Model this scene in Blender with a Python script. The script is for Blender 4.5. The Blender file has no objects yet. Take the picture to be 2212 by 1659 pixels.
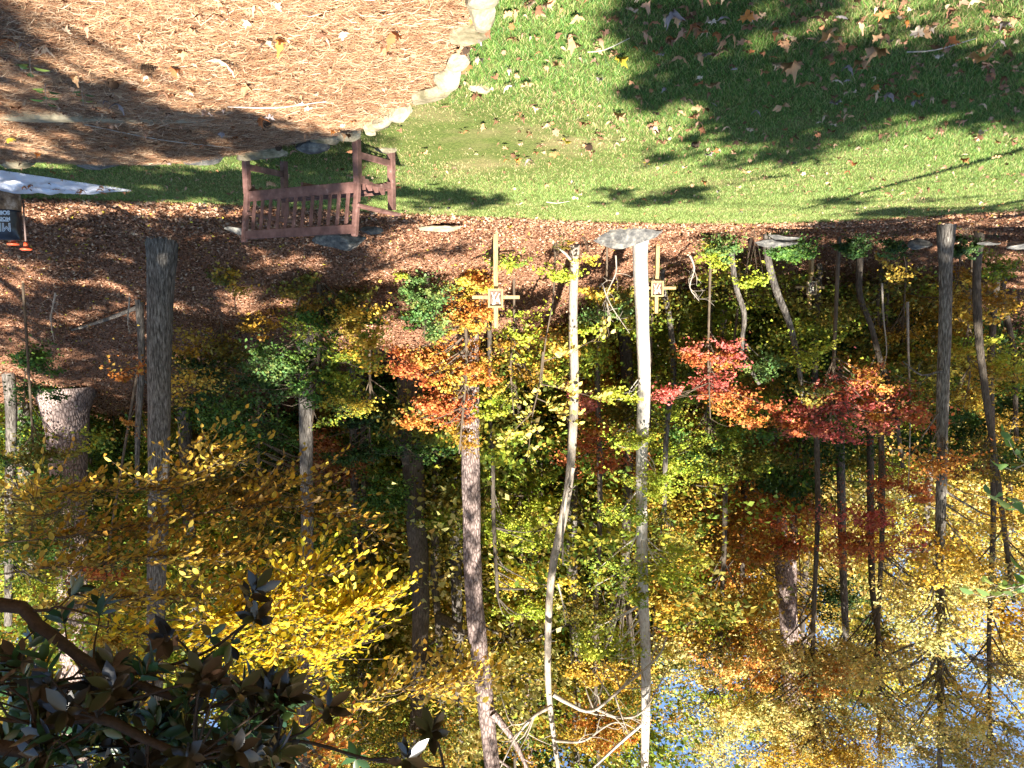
import bpy, bmesh, math, random
import numpy as np
from mathutils import Vector, Matrix, noise
random.seed(11); rng = np.random.default_rng(11)
S = bpy.context.scene
COL = S.collection
# ------------------------------------------------------------------ camera frame
EYE = 1.55; FPX = 770.0; TILT = math.atan(78 / FPX)
ct, st = math.cos(TILT), math.sin(TILT)
def ray(X, Y):
    """viewing direction for a point of the photograph (2212 px wide frame); y component is 1"""
    cx = ((1024 - X / 2.16) - 512) / FPX; cy = (384 - (768 - Y / 2.16)) / FPX
    d = np.array([cx, ct - cy * st, st + cy * ct]); return d / d[1]
def P(X, Y, d):
    r = ray(X, Y); return Vector((r[0] * d, d, EYE + r[2] * d))
def PX(n, d): return n / 2.16 / FPX * d          # size of n photo pixels at distance d
# ------------------------------------------------------------------ terrain
EX = [-60, -14, -8.4, -7.2, -5.3, -2.6, 0, 2.1, 3.9, 6.2, 7.4, 12, 60]
EY = [6, 10.5, 12.5, 13.4, 14.6, 14.7, 13.7, 12.9, 11.9, 11.3, 11.0, 10.3, 7]
SX = [-60, -12, -5, 0, 7, 15, 60]; SS = [.18, .24, .27, .29, .33, .34, .3]; S0X = [-60, -14, -7, -3.6, 0, 3, 60]; S0 = [11, 10, 9.3, 5.2, 2.5, 1.8, 1.8]
def edge(x): return (np.interp(x - .6, EX, EY) + np.interp(x, EX, EY) + np.interp(x + .6, EX, EY)) / 3
def g(x, y):
    x = np.asarray(x, float); y = np.asarray(y, float)
    s = y - edge(x)
    sp = np.log1p(np.exp(np.clip((s - np.interp(x, S0X, S0)) / .7, -30, 30))) * .7
    z = np.interp(x, SX, SS) * 40 * np.tanh(sp / 40)
    k = np.clip(s / 3, 0, 1)
    z = z - .12 * k * np.clip((1.5 - x) / 3, 0, 1) + k * (.08 * np.sin(x * 1.3 + y * .7) + .07 * np.sin(x * 2.9 - y * 1.7 + 1) + .25 * np.sin(x * .35 + y * .28 + 2) * np.clip(s / 10, 0, 1))
    return z
BY = [-6, 3.0, 3.6, 4.17, 5.4, 6.15, 6.8, 7.38, 7.75, 8.0, 8.12]; BX = [.1, .12, .15, .19, .48, .91, 1.29, 2.03, 2.7, 3.9, 12.]
def inbed(x, y): return (x > np.interp(y, BY, BX)) & (y < 8.12)
def bedz(x, y):
    m = np.clip((x - np.interp(y, BY, BX)) / .5, 0, 1) * np.clip((8.12 - y) / .1, 0, 1)
    return .10 * m + m * (.03 * np.sin(x * 1.7 + 2 * y) + .02 * np.sin(3.1 * x - 2.2 * y)) + .012
def gz(x, y): return float(g(x, y))
def hit(X, Y):
    r = ray(X, Y); d = 2.0
    while d < 120:
        if EYE + r[2] * d <= gz(r[0] * d, d): break
        d += .05 + d * .002
    return Vector((r[0] * d, d, gz(r[0] * d, d)))
# ------------------------------------------------------------------ materials
def mat(name):
    m = bpy.data.materials.new(name); m.use_nodes = True; nt = m.node_tree
    for n in list(nt.nodes): nt.nodes.remove(n)
    o = nt.nodes.new('ShaderNodeOutputMaterial'); return m, nt, o
def nd(nt, t, **kw):
    n = nt.nodes.new(t)
    for k, v in kw.items():
        if k.startswith('_'): n.inputs[k[1:].replace('_', ' ')].default_value = v
        else: setattr(n, k, v)
    return n
def ramp(nt, fac, stops):
    r = nt.nodes.new('ShaderNodeValToRGB'); e = r.color_ramp.elements
    while len(e) < len(stops): e.new(.5)
    for q, (p, c) in zip(e, stops): q.position = p; q.color = (*c, 1)
    nt.links.new(fac, r.inputs[0]); return r.outputs[0]
def pos(nt, scale=(1, 1, 1), obj=False):
    if obj: s = nd(nt, 'ShaderNodeTexCoord').outputs['Object']
    else: s = nd(nt, 'ShaderNodeNewGeometry').outputs['Position']
    m = nd(nt, 'ShaderNodeMapping'); m.inputs['Scale'].default_value = scale
    nt.links.new(s, m.inputs[0]); return m.outputs[0]
def ntex(nt, v, sc, det=4, rough=.6):
    n = nd(nt, 'ShaderNodeTexNoise', _Scale=sc, _Detail=det, _Roughness=rough); nt.links.new(v, n.inputs['Vector']); return n.outputs[0]
def mixc(nt, f, a, b, bt='MIX'):
    m = nd(nt, 'ShaderNodeMix', data_type='RGBA', blend_type=bt)
    for sock, val in ((m.inputs[0], f), (m.inputs[6], a), (m.inputs[7], b)):
        if isinstance(val, (int, float)): sock.default_value = val
        elif isinstance(val, tuple): sock.default_value = (*val, 1)
        else: nt.links.new(val, sock)
    return m.outputs[2]
def finish(nt, o, col, rough=.8, bump=None, bs=.4, bd=.01, spec=.3):
    b = nd(nt, 'ShaderNodeBsdfPrincipled'); b.inputs['Roughness'].default_value = rough
    b.inputs['Specular IOR Level'].default_value = spec
    if isinstance(col, tuple): b.inputs['Base Color'].default_value = (*col, 1)
    else: nt.links.new(col, b.inputs['Base Color'])
    if bump is not None:
        n = nd(nt, 'ShaderNodeBump', _Strength=bs, _Distance=bd); nt.links.new(bump, n.inputs['Height']); nt.links.new(n.outputs[0], b.inputs['Normal'])
    nt.links.new(b.outputs[0], o.inputs[0]); return b
def leaf_mat(name, trans=.35, rough=.55, spec=.25, under=None):
    m, nt, o = mat(name)
    a = nd(nt, 'ShaderNodeAttribute', attribute_name='tint').outputs['Color']
    if under:
        bf = nd(nt, 'ShaderNodeNewGeometry').outputs['Backfacing']; a = mixc(nt, bf, a, under)
    b = nd(nt, 'ShaderNodeBsdfPrincipled'); b.inputs['Roughness'].default_value = rough; b.inputs['Specular IOR Level'].default_value = spec
    nt.links.new(a, b.inputs['Base Color'])
    t = nd(nt, 'ShaderNodeBsdfTranslucent'); nt.links.new(a, t.inputs[0])
    x = nd(nt, 'ShaderNodeMixShader'); x.inputs[0].default_value = trans
    nt.links.new(b.outputs[0], x.inputs[1]); nt.links.new(t.outputs[0], x.inputs[2]); nt.links.new(x.outputs[0], o.inputs[0]); return m
M = {}
M['leaf'] = leaf_mat('autumn_leaf'); M['dry'] = leaf_mat('dry_leaf', .12, .8, .15)
M['grass'] = leaf_mat('grass_blade', .35, .5, .3); M['straw'] = leaf_mat('pine_needle', .05, .6, .3)
M['magnolia'] = leaf_mat('magnolia_leaf', .06, .28, .5, under=(.014, .010, .004))
def bark(name, stops, sc=(26, 26, 4.2), kind='furrow', bs=.9):
    m, nt, o = mat(name); v = pos(nt, sc)
    n = ntex(nt, v, 1.6, 5, .65)
    if kind == 'plate':
        dm = nd(nt, 'ShaderNodeVectorMath', operation='MULTIPLY_ADD'); nt.links.new(nd(nt, 'ShaderNodeTexNoise', _Scale=.8).outputs['Color'], dm.inputs[0]); dm.inputs[1].default_value = (1.6, 1.6, 1.6); nt.links.new(v, dm.inputs[2]); v = dm.outputs[0]
    if kind == 'plate':
        vo = nd(nt, 'ShaderNodeTexVoronoi', feature='DISTANCE_TO_EDGE', _Scale=1.0); nt.links.new(v, vo.inputs['Vector'])
        e = nd(nt, 'ShaderNodeMath', operation='MULTIPLY_ADD', use_clamp=True); nt.links.new(vo.outputs['Distance'], e.inputs[0]); e.inputs[1].default_value = 2.6; e.inputs[2].default_value = .3
        k = nd(nt, 'ShaderNodeMath', operation='MULTIPLY'); nt.links.new(e.outputs[0], k.inputs[0]); nt.links.new(n, k.inputs[1])
        h = k.outputs[0]; k2 = nd(nt, 'ShaderNodeMath', operation='MULTIPLY'); nt.links.new(h, k2.inputs[0]); k2.inputs[1].default_value = 1.7; h = k2.outputs[0]
    else: h = n
    big = ntex(nt, pos(nt, (1.2, 1.2, .7)), 2.0, 3)
    c = ramp(nt, h, stops); c = mixc(nt, .45, c, ramp(nt, big, [(.3, (.35, .33, .3)), (.7, (1, 1, 1))]), 'MULTIPLY')
    finish(nt, o, c, .9, h, bs, .03, .15); return m
M['oak'] = bark('furrowed_bark', [(.34, (.03, .025, .02)), (.5, (.115, .10, .085)), (.66, (.26, .235, .205))])
M['pine'] = bark('flaky_pine_bark', [(.2, (.07, .05, .045)), (.42, (.19, .14, .125)), (.8, (.36, .28, .25))], (13, 13, 5), 'plate')
M['pale'] = bark('pale_bark', [(.28, (.22, .19, .15)), (.45, (.42, .38, .33)), (.7, (.56, .52, .47))], (18, 18, 6), bs=.45)
M['twig'] = bark('twig_bark', [(.3, (.06, .045, .03)), (.7, (.16, .12, .085))], bs=.2)
M['tan'] = bark('tan_bark', [(.28, (.13, .105, .08)), (.45, (.29, .245, .195)), (.7, (.41, .36, .30))], (18, 18, 5), bs=.45)
M['dark'] = bark('dark_bark', [(.3, (.03, .024, .018)), (.5, (.08, .065, .05)), (.7, (.17, .14, .11))])
M['magbark'] = bark('magnolia_bark', [(.3, (.022, .015, .010)), (.7, (.055, .036, .025))], (20, 20, 20), bs=.3)
def m_ground():
    m, nt, o = mat('leaf_mould'); v = pos(nt)
    n1 = ntex(nt, v, 22, 5, .7); n2 = ntex(nt, v, 1.2, 4)
    c = ramp(nt, n1, [(.3, (.07, .035, .02)), (.48, (.20, .10, .06)), (.62, (.33, .18, .11)), (.78, (.42, .27, .18))])
    c = mixc(nt, .5, c, ramp(nt, n2, [(.35, (.55, .5, .45)), (.65, (1, 1, 1))]), 'MULTIPLY')
    finish(nt, o, c, .95, n1, 1, .03, .1); return m
M['ground'] = m_ground()
def m_lawn():
    m, nt, o = mat('turf'); v = pos(nt); n1 = ntex(nt, v, 40, 5, .7); n2 = ntex(nt, v, .9, 3)
    c = ramp(nt, n1, [(.3, (.035, .05, .012)), (.55, (.10, .13, .03)), (.75, (.22, .19, .075))])
    c = mixc(nt, ramp(nt, n2, [(.5, (0, 0, 0)), (.7, (.6, .6, .6))]), c, (.26, .19, .10))
    finish(nt, o, c, .95, n1, 1, .02, .1); return m
M['lawn'] = m_lawn()
def m_bed():
    m, nt, o = mat('straw_mulch'); v = pos(nt, (1, 3, 1)); n1 = ntex(nt, v, 30, 6, .75)
    c = ramp(nt, n1, [(.3, (.05, .025, .014)), (.5, (.21, .11, .06)), (.7, (.44, .28, .17))])
    finish(nt, o, c, .95, n1, 1, .03, .1); return m
M['bed'] = m_bed()
def m_stone(name, a, b, cc):
    m, nt, o = mat(name); v = pos(nt); n1 = ntex(nt, v, 9, 6, .65); n2 = ntex(nt, v, 60, 3)
    c = ramp(nt, n1, [(.3, a), (.5, b), (.68, cc)]); c = mixc(nt, .35, c, ramp(nt, n2, [(.35, (.5, .5, .5)), (.6, (1, 1, 1))]), 'MULTIPLY')
    finish(nt, o, c, .85, n1, .6, .02, .2); return m
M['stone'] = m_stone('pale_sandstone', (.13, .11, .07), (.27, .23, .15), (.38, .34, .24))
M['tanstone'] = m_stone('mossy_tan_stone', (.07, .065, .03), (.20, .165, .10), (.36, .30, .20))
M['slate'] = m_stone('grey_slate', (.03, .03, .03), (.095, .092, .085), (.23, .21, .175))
def m_wood(name, stops, sc, bs=.3, rough=.6):
    m, nt, o = mat(name); v = pos(nt, sc, True); n = ntex(nt, v, 6, 4)
    finish(nt, o, ramp(nt, n, stops), rough, n, bs, .004, .3); return m
M['benchwood'] = m_wood('red_brown_painted_wood', [(.3, (.075, .036, .028)), (.5, (.135, .068, .055)), (.64, (.18, .095, .078)), (.74, (.34, .22, .18))], (2, 2, 2))
M['pinewood'] = m_wood('yellow_pine_timber', [(.3, (.14, .08, .03)), (.5, (.30, .205, .09)), (.7, (.40, .30, .15))], (14, 14, 1.2))
M['greywood'] = m_wood('weathered_timber', [(.3, (.15, .11, .065)), (.5, (.34, .26, .15)), (.7, (.42, .34, .21))], (14, 14, 1.2))
M['panel'] = m_wood('pinkish_panel_wood', [(.3, (.06, .035, .025)), (.5, (.12, .07, .05)), (.7, (.19, .12, .085))], (12, 12, 1))
M['relief'] = m_wood('whitewashed_relief', [(.3, (.42, .38, .28)), (.6, (.62, .58, .46))], (9, 9, 9))
M['bronze'] = m_wood('dark_relief', [(.3, (.04, .03, .02)), (.6, (.1, .08, .05))], (9, 9, 9))
def plain(name, c, rough=.5, spec=.4, metal=0, nz=0):
    m, nt, o = mat(name); n = ntex(nt, pos(nt), 14, 4)
    cc = mixc(nt, .25, c, ramp(nt, n, [(.3, (.4, .4, .4)), (.7, (1, 1, 1))]), 'MULTIPLY')
    finish(nt, o, cc, rough, n, nz, .01, spec); return m
M['tarp'] = plain('white_plastic_sheet', (.72, .73, .78), .35, .5, nz=.3)
M['bag'] = plain('black_plastic_bag', (.012, .014, .02), .3, .5, nz=.4)
M['bagprint'] = plain('pale_blue_print', (.45, .52, .62), .5)
M['bagclear'] = m_stone('clear_bag_mulch_window', (.05, .03, .02), (.20, .12, .07), (.42, .32, .24))
M['orange'] = plain('orange_plastic', (.6, .08, .03), .45)
M['steel'] = plain('rusty_steel', (.12, .08, .07), .7)
M['cone'] = plain('pine_cone_scale', (.07, .045, .03), .85, .1)
# ------------------------------------------------------------------ object helpers
def tag(o, label=None, cat=None, group=None, kind=None):
    if label: o['label'] = label
    if cat: o['category'] = cat
    if group: o['group'] = group
    if kind: o['kind'] = kind
    return o
def empty(name, loc, label, cat, group=None, rz=0):
    o = bpy.data.objects.new(name, None); o.location = loc; o.rotation_euler.z = rz; o.empty_display_size = .2
    COL.objects.link(o); return tag(o, label, cat, group)
def link(name, me, m, parent=None):
    if m is not None and not len(me.materials): me.materials.append(m)
    o = bpy.data.objects.new(name, me); COL.objects.link(o)
    if parent is not None:
        o.parent = parent
    return o
def npmesh(name, V, F, tint=None, smooth=False):
    """V (n,3); F (m,k) all faces of k corners"""
    me = bpy.data.meshes.new(name); V = np.ascontiguousarray(V, np.float32); F = np.ascontiguousarray(F, np.int32)
    me.vertices.add(len(V)); me.vertices.foreach_set('co', V.ravel())
    k = F.shape[1]; me.loops.add(F.size); me.loops.foreach_set('vertex_index', F.ravel())
    me.polygons.add(len(F)); me.polygons.foreach_set('loop_start', np.arange(0, F.size, k, dtype=np.int32))
    if tint is not None:
        a = me.attributes.new('tint', 'FLOAT_COLOR', 'FACE'); c = np.ones((len(F), 4), np.float32); c[:, :3] = tint; a.data.foreach_set('color', c.ravel())
    if smooth: me.polygons.foreach_set('use_smooth', np.ones(len(F), bool))
    me.update(calc_edges=True); return me
class MB:
    """collects boxes, tubes and lumps into one mesh"""
    def __init__(s): s.b = bmesh.new()
    def box(s, c, size, rot=None, bev=.004):
        r = bmesh.ops.create_cube(s.b, size=1); vs = r['verts']
        for v in vs: v.co = Vector((v.co.x * size[0], v.co.y * size[1], v.co.z * size[2]))
        if bev: 
            es = list({e for v in vs for e in v.link_edges}); q = bmesh.ops.bevel(s.b, geom=es, offset=bev, segments=1, affect='EDGES'); vs = list({v for f in q['faces'] for v in f.verts} | {v for v in vs if v.is_valid})
        for v in vs:
            if rot is not None: v.co = rot @ v.co
            v.co += Vector(c)
        return s
    def bar(s, a, b, w, h, up=(0, 0, 1), bev=.004):
        a, b = Vector(a), Vector(b); z = (b - a); L = z.length; z.normalize(); x = Vector(up).cross(z)
        if x.length < 1e-4: x = Vector((1, 0, 0))
        x.normalize(); y = z.cross(x); R = Matrix((x, y, z)).transposed()
        return s.box((a + b) / 2, (w, h, L), R, bev)
    def tube(s, pts, rad, n=8, jit=0, cap=True):
        V, F = tube_np(pts, rad, n, jit); vs = [s.b.verts.new(v) for v in V]
        for f in F: s.b.faces.new([vs[i] for i in f]).smooth = True
        if cap:
            s.b.faces.new(vs[:n][::-1]); s.b.faces.new(vs[-n:])
        return s
    def build(s, name, m, parent=None, smooth=False):
        me = bpy.data.meshes.new(name); bmesh.ops.recalc_face_normals(s.b, faces=s.b.faces); s.b.to_mesh(me); s.b.free()
        if smooth:
            for p in me.polygons: p.use_smooth = True
        return link(name, me, m, parent)
def catmull(pts, rad, step):
    p = [np.array(q, float) for q in pts]; p = [2 * p[0] - p[1]] + p + [2 * p[-1] - p[-2]]; r = [rad[0]] + list(rad) + [rad[-1]]
    o, ro = [], []
    for i in range(1, len(p) - 2):
        n = max(2, int(np.linalg.norm(p[i + 1] - p[i]) / step))
        for k in range(n):
            t = k / n
            o.append(.5 * ((2 * p[i]) + (-p[i - 1] + p[i + 1]) * t + (2 * p[i - 1] - 5 * p[i] + 4 * p[i + 1] - p[i + 2]) * t * t + (-p[i - 1] + 3 * p[i] - 3 * p[i + 1] + p[i + 2]) * t ** 3))
            ro.append(r[i] * (1 - t) + r[i + 1] * t)
    o.append(p[-2]); ro.append(r[-2]); return np.array(o), np.array(ro)
def tube_np(pts, rad, n=8, jit=0.0):
    pts = np.array([list(p) for p in pts], float); T = np.gradient(pts, axis=0); T /= np.linalg.norm(T, axis=1, keepdims=True) + 1e-9
    ref = np.array([1., 0, 0]) if abs(T[0][0]) < .9 else np.array([0, 1., 0])
    V = []
    for i in range(len(pts)):
        a = ref - T[i] * ref.dot(T[i]); a /= np.linalg.norm(a); b = np.cross(T[i], a); ref = a
        for k in range(n):
            an = 2 * math.pi * k / n; rr = rad[i]
            if jit: rr *= 1 + jit * (noise.noise((math.cos(an) * 1.3 + pts[i][0], math.sin(an) * 1.3 + pts[i][1], pts[i][2] * 1.1)) + .5 * math.sin(an * 5 + pts[i][2] * .5))
            V.append(pts[i] + rr * (math.cos(an) * a + math.sin(an) * b))
    F = [(i * n + k, i * n + (k + 1) % n, (i + 1) * n + (k + 1) % n, (i + 1) * n + k) for i in range(len(pts) - 1) for k in range(n)]
    return V, F
class Tubes:
    """many tubes in one numpy mesh"""
    def __init__(s): s.V = []; s.F = []
    def add(s, pts, rad, n=6, jit=0, step=None):
        if step: pts, rad = catmull(pts, rad, step)
        V, F = tube_np(pts, rad, n, jit); k = len(s.V); s.V += V; s.F += [tuple(i + k for i in f) for f in F]
    def build(s, name, m, parent=None, org=None):
        V = np.array(s.V)
        if org is not None: V = V - np.array(org)
        return link(name, npmesh(name, V, np.array(s.F), smooth=True), m, parent)
# ------------------------------------------------------------------ leaves
def unit(a): return a / (np.linalg.norm(a, axis=-1, keepdims=True) + 1e-9)
def quad_leaves(C, N, L, W, fold=.15, bend=None):
    n = len(C); N = unit(N); r = rng.normal(size=(n, 3)); t = unit(r - N * np.sum(r * N, 1, keepdims=True)); b = np.cross(N, t)
    L = np.asarray(L).reshape(-1, 1); W = np.asarray(W).reshape(-1, 1)
    V = np.empty((n, 4, 3)); V[:, 0] = C - t * L / 2; V[:, 2] = C + t * L / 2 - N * L * fold
    V[:, 1] = C + b * W / 2 + N * W * fold - t * L * .08; V[:, 3] = C - b * W / 2 + N * W * fold - t * L * .08
    return V.reshape(-1, 3), np.arange(n * 4).reshape(n, 4)
def oval_leaves(C, T, N, L, W, droop=.25):
    """leaves of six corners, from base C along T; two quads folded at the midrib"""
    n = len(C); T = unit(T); N = unit(N - T * np.sum(N * T, 1, keepdims=True)); B = np.cross(N, T)
    L = np.asarray(L).reshape(-1, 1); W = np.asarray(W).reshape(-1, 1)
    def pt(s, w, h): return C + T * L * s + B * W * w + N * L * h
    V = np.stack([pt(0, 0, 0), pt(.3, .46, .03), pt(.68, .42, -droop * .35), pt(1, 0, -droop), pt(.68, -.42, -droop * .35), pt(.3, -.46, .03), pt(.5, 0, -.06 - droop * .2)], 1).reshape(-1, 3)
    k = (np.arange(n) * 7)[:, None]
    F = np.concatenate([k + np.array([[0, 1, 2, 6]]), k + np.array([[6, 2, 3, 4]]), k + np.array([[0, 6, 4, 5]])], 1).reshape(-1, 4)
    return V, F
PAL = {
 'green':  [(.055, .13, .025), (.09, .18, .03), (.13, .21, .035), (.04, .09, .02)],
 'bgreen': [(.09, .18, .05), (.13, .22, .06), (.18, .23, .055)],
 'dgreen': [(.025, .06, .016), (.04, .085, .02), (.06, .10, .022)],
 'ygreen': [(.28, .33, .035), (.20, .27, .035), (.38, .36, .04), (.13, .2, .03)],
 'lime':   [(.34, .40, .04), (.27, .34, .035), (.42, .42, .045)],
 'olive':  [(.15, .15, .03), (.21, .18, .03), (.10, .12, .025), (.28, .20, .03)],
 'yellow': [(.60, .47, .06), (.54, .39, .05), (.50, .43, .07)],
 'gold':   [(.50, .30, .035), (.42, .27, .035), (.34, .23, .04), (.56, .40, .07)],
 'ochre':  [(.34, .18, .022), (.26, .15, .022), (.18, .12, .02), (.42, .24, .025)],
 'orange': [(.52, .20, .04), (.56, .27, .06), (.44, .15, .03), (.54, .34, .07)],
 'rorange':[(.50, .14, .05), (.42, .11, .04), (.54, .21, .06)],
 'red':    [(.56, .14, .105), (.48, .10, .075), (.56, .21, .11), (.52, .14, .12)],
 'rust':   [(.26, .085, .025), (.18, .06, .02), (.34, .14, .03)],
 'mix':    [(.15, .17, .03), (.35, .28, .03), (.34, .17, .025), (.08, .12, .02)],
 'topgold':[(.66, .54, .20), (.60, .43, .13), (.50, .46, .16), (.36, .34, .11)],
}
def tints(pal, n, jit=.18):
    p = np.array(PAL[pal]); c = p[rng.integers(len(p), size=n)]
    return np.clip(c * (1 + rng.normal(0, jit, (n, 1))) * (1 + rng.normal(0, .07, (n, 3))), .005, .8)
def crown(C, R, nleaf, L, pal, nclump=None, flat=.28, pal2=None, gap=.0):
    """leaf sprays spread through an ellipsoid: flattened, drooping layers with gaps between"""
    C = np.array(C, float); R = np.array(R, float)
    nclump = nclump or max(5, int(nleaf / 70)); rc = max(.12, 1.5 * (R[0] * R[1] * R[2] / nclump) ** (1 / 3.))
    u = unit(rng.normal(size=(nclump, 3))); rad = rng.random((nclump, 1)) ** .45
    cc = u * rad * R * .88
    cc *= (1 + .22 * np.sin(3 * np.arctan2(cc[:, 1], cc[:, 0]) + cc[:, 2:3].ravel() * 3 + rng.random() * 6))[:, None]
    w = rng.random(nclump) ** 1.5 + .15; k = rng.choice(nclump, size=nleaf, p=w / w.sum())
    sz = rc * (.5 + rng.random(nclump) * .8)
    off = rng.normal(size=(nleaf, 3)) * .55 * sz[k][:, None]; off[:, 2] *= flat
    tl = rng.normal(0, .25, (nclump, 2)); off[:, 2] += (off[:, :2] * tl[k]).sum(1) - .35 * (off[:, 0] ** 2 + off[:, 1] ** 2) / rc
    pts = C + cc[k] + off
    N = rng.normal(0, .55, (nleaf, 3)); N[:, 2] += .75; N[:, 1] -= .35
    s = L * (.65 + .7 * rng.random(nleaf)); V, F = quad_leaves(pts, N, s, s * .72)
    pp = np.array(PAL[pal]); pc = rng.integers(len(pp), size=nclump); col = tints(pal, nleaf); kk = rng.random(nleaf) < .65; col[kk] = pp[pc[k[kk]]] * (1 + rng.normal(0, .12, (int(kk.sum()), 1)))
    cv = (1 + rng.normal(0, .18, nclump))[k][:, None]; col = col * np.clip(cv, .5, 1.5)
    if pal2:
        sel = ((cc[:, 0] * .6 / R[0] + cc[:, 2] / R[2] + rng.normal(0, .45, nclump)) > .1)[k]; col[sel] = tints(pal2, int(sel.sum()))
    return V, F, col, C + cc
class Foliage:
    def __init__(s): s.V = []; s.F = []; s.T = []; s.n = 0
    def add(s, V, F, T): s.V.append(V); s.F.append(F + s.n); s.T.append(T); s.n += len(V)
    def mesh(s, name, org=(0, 0, 0)): return npmesh(name, np.concatenate(s.V) - np.array(org), np.concatenate(s.F), np.concatenate(s.T))
# ------------------------------------------------------------------ sky, sun, camera
EL = math.radians(38); AZ = math.radians(4)      # light travels away from the camera, slightly to the right
SUN = np.array([-math.sin(AZ) * math.cos(EL), -math.cos(AZ) * math.cos(EL), math.sin(EL)])   # towards the sun
w = bpy.data.worlds.new('World'); S.world = w; w.use_nodes = True; nt = w.node_tree
sky = nt.nodes.new('ShaderNodeTexSky'); sky.sky_type = 'NISHITA'; sky.sun_disc = False
sky.sun_elevation = EL; sky.sun_rotation = math.pi + AZ
sky.dust_density = 0.1; sky.ozone_density = 2.2; sky.altitude = 600
nt.links.new(sky.outputs[0], nt.nodes['Background'].inputs[0]); nt.nodes['Background'].inputs[1].default_value = .06
sd = bpy.data.lights.new('sun', 'SUN'); sd.energy = 5; sd.angle = math.radians(.53); sd.color = (1, .94, .84)
so = bpy.data.objects.new('sun', sd); COL.objects.link(so); so.rotation_euler = Vector(SUN).to_track_quat('Z', 'Y').to_euler(); so.location = (0, -20, 30)
cd = bpy.data.cameras.new('camera'); cam = bpy.data.objects.new('camera', cd); COL.objects.link(cam)
cd.sensor_width = 36; cd.lens = 36 * FPX / 1024; cd.clip_end = 2000; cd.clip_start = .05
cam.location = (0, 0, EYE); cam.rotation_mode = 'QUATERNION'
cam.rotation_quaternion = (Matrix.Rotation(math.pi / 2 + TILT, 3, 'X') @ Matrix.Rotation(math.pi, 3, 'Z')).to_quaternion()   # the phone was held upside down
S.camera = cam
S.view_settings.view_transform = 'Standard'; S.view_settings.look = 'None'; S.view_settings.exposure = 2.35; S.view_settings.gamma = 1
S.cycles.max_bounces = 6; S.cycles.diffuse_bounces = 3; S.cycles.transmission_bounces = 3; S.cycles.transparent_max_bounces = 4; S.cycles.use_denoising = True
# ------------------------------------------------------------------ ground, lawn, straw bed
def gridmesh(name, xs, ys, zf, keep=None):
    Xg, Yg = np.meshgrid(xs, ys); Z = zf(Xg, Yg); V = np.stack([Xg, Yg, Z], -1).reshape(-1, 3); nx = len(xs)
    i = (np.arange(len(ys) - 1)[:, None] * nx + np.arange(nx - 1)[None]).ravel()
    F = np.stack([i, i + 1, i + nx + 1, i + nx], 1); return npmesh(name, V, F, smooth=True)
xs = np.concatenate([np.linspace(-300, -42, 14), np.linspace(-40, -14, 40), np.arange(-13.8, 16, .2), np.linspace(16.2, 42, 40), np.linspace(46, 300, 14)])
ys = np.concatenate([np.linspace(-200, -10, 12), np.arange(-8, 10, 1.), np.arange(10, 32, .2), np.linspace(32.5, 60, 40), np.linspace(65, 400, 16)])
tag(link('leaf_slope', gridmesh('leaf_slope', xs, ys, g), M['ground']), kind='structure')
def lawn_mesh():
    cx = np.arange(-30, 24, .25); rows = np.concatenate([np.linspace(0, .85, 30), np.linspace(.87, 1, 10)])
    Xg, Rg = np.meshgrid(cx, rows); Yg = -8 + (edge(Xg) + .06 * np.sin(Xg * 5) + .05 * np.sin(Xg * 11.3) + 8) * Rg
    V = np.stack([Xg, Yg, g(Xg, Yg) + .008], -1).reshape(-1, 3); nx = len(cx)
    i = (np.arange(len(rows) - 1)[:, None] * nx + np.arange(nx - 1)[None]).ravel(); return npmesh('lawn', V, np.stack([i, i + 1, i + nx + 1, i + nx], 1), smooth=True)
tag(link('lawn', lawn_mesh(), M['lawn']), kind='structure')
def bed_mesh():
    yy = np.concatenate([np.linspace(-6, 2, 10), np.arange(2.2, 8.0, .12), np.arange(8.0, 8.13, .02)]); tt = np.concatenate([np.linspace(0, .1, 14), np.linspace(.12, 1, 40)])
    Tg, Yg = np.meshgrid(tt, yy); xl = np.interp(Yg, BY, BX); Xg = xl + (12.2 - xl) * Tg
    V = np.stack([Xg, Yg, bedz(Xg, Yg)], -1).reshape(-1, 3); nx = len(tt)
    i = (np.arange(len(yy) - 1)[:, None] * nx + np.arange(nx - 1)[None]).ravel(); return npmesh('straw_bed', V, np.stack([i, i + 1, i + nx + 1, i + nx], 1), smooth=True)
tag(link('straw_bed', bed_mesh(), M['bed']), kind='structure')
def surf(x, y):
    return bedz(x, y) * inbed(x, y) + (1 - inbed(x, y)) * (g(x, y) + .01)
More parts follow.
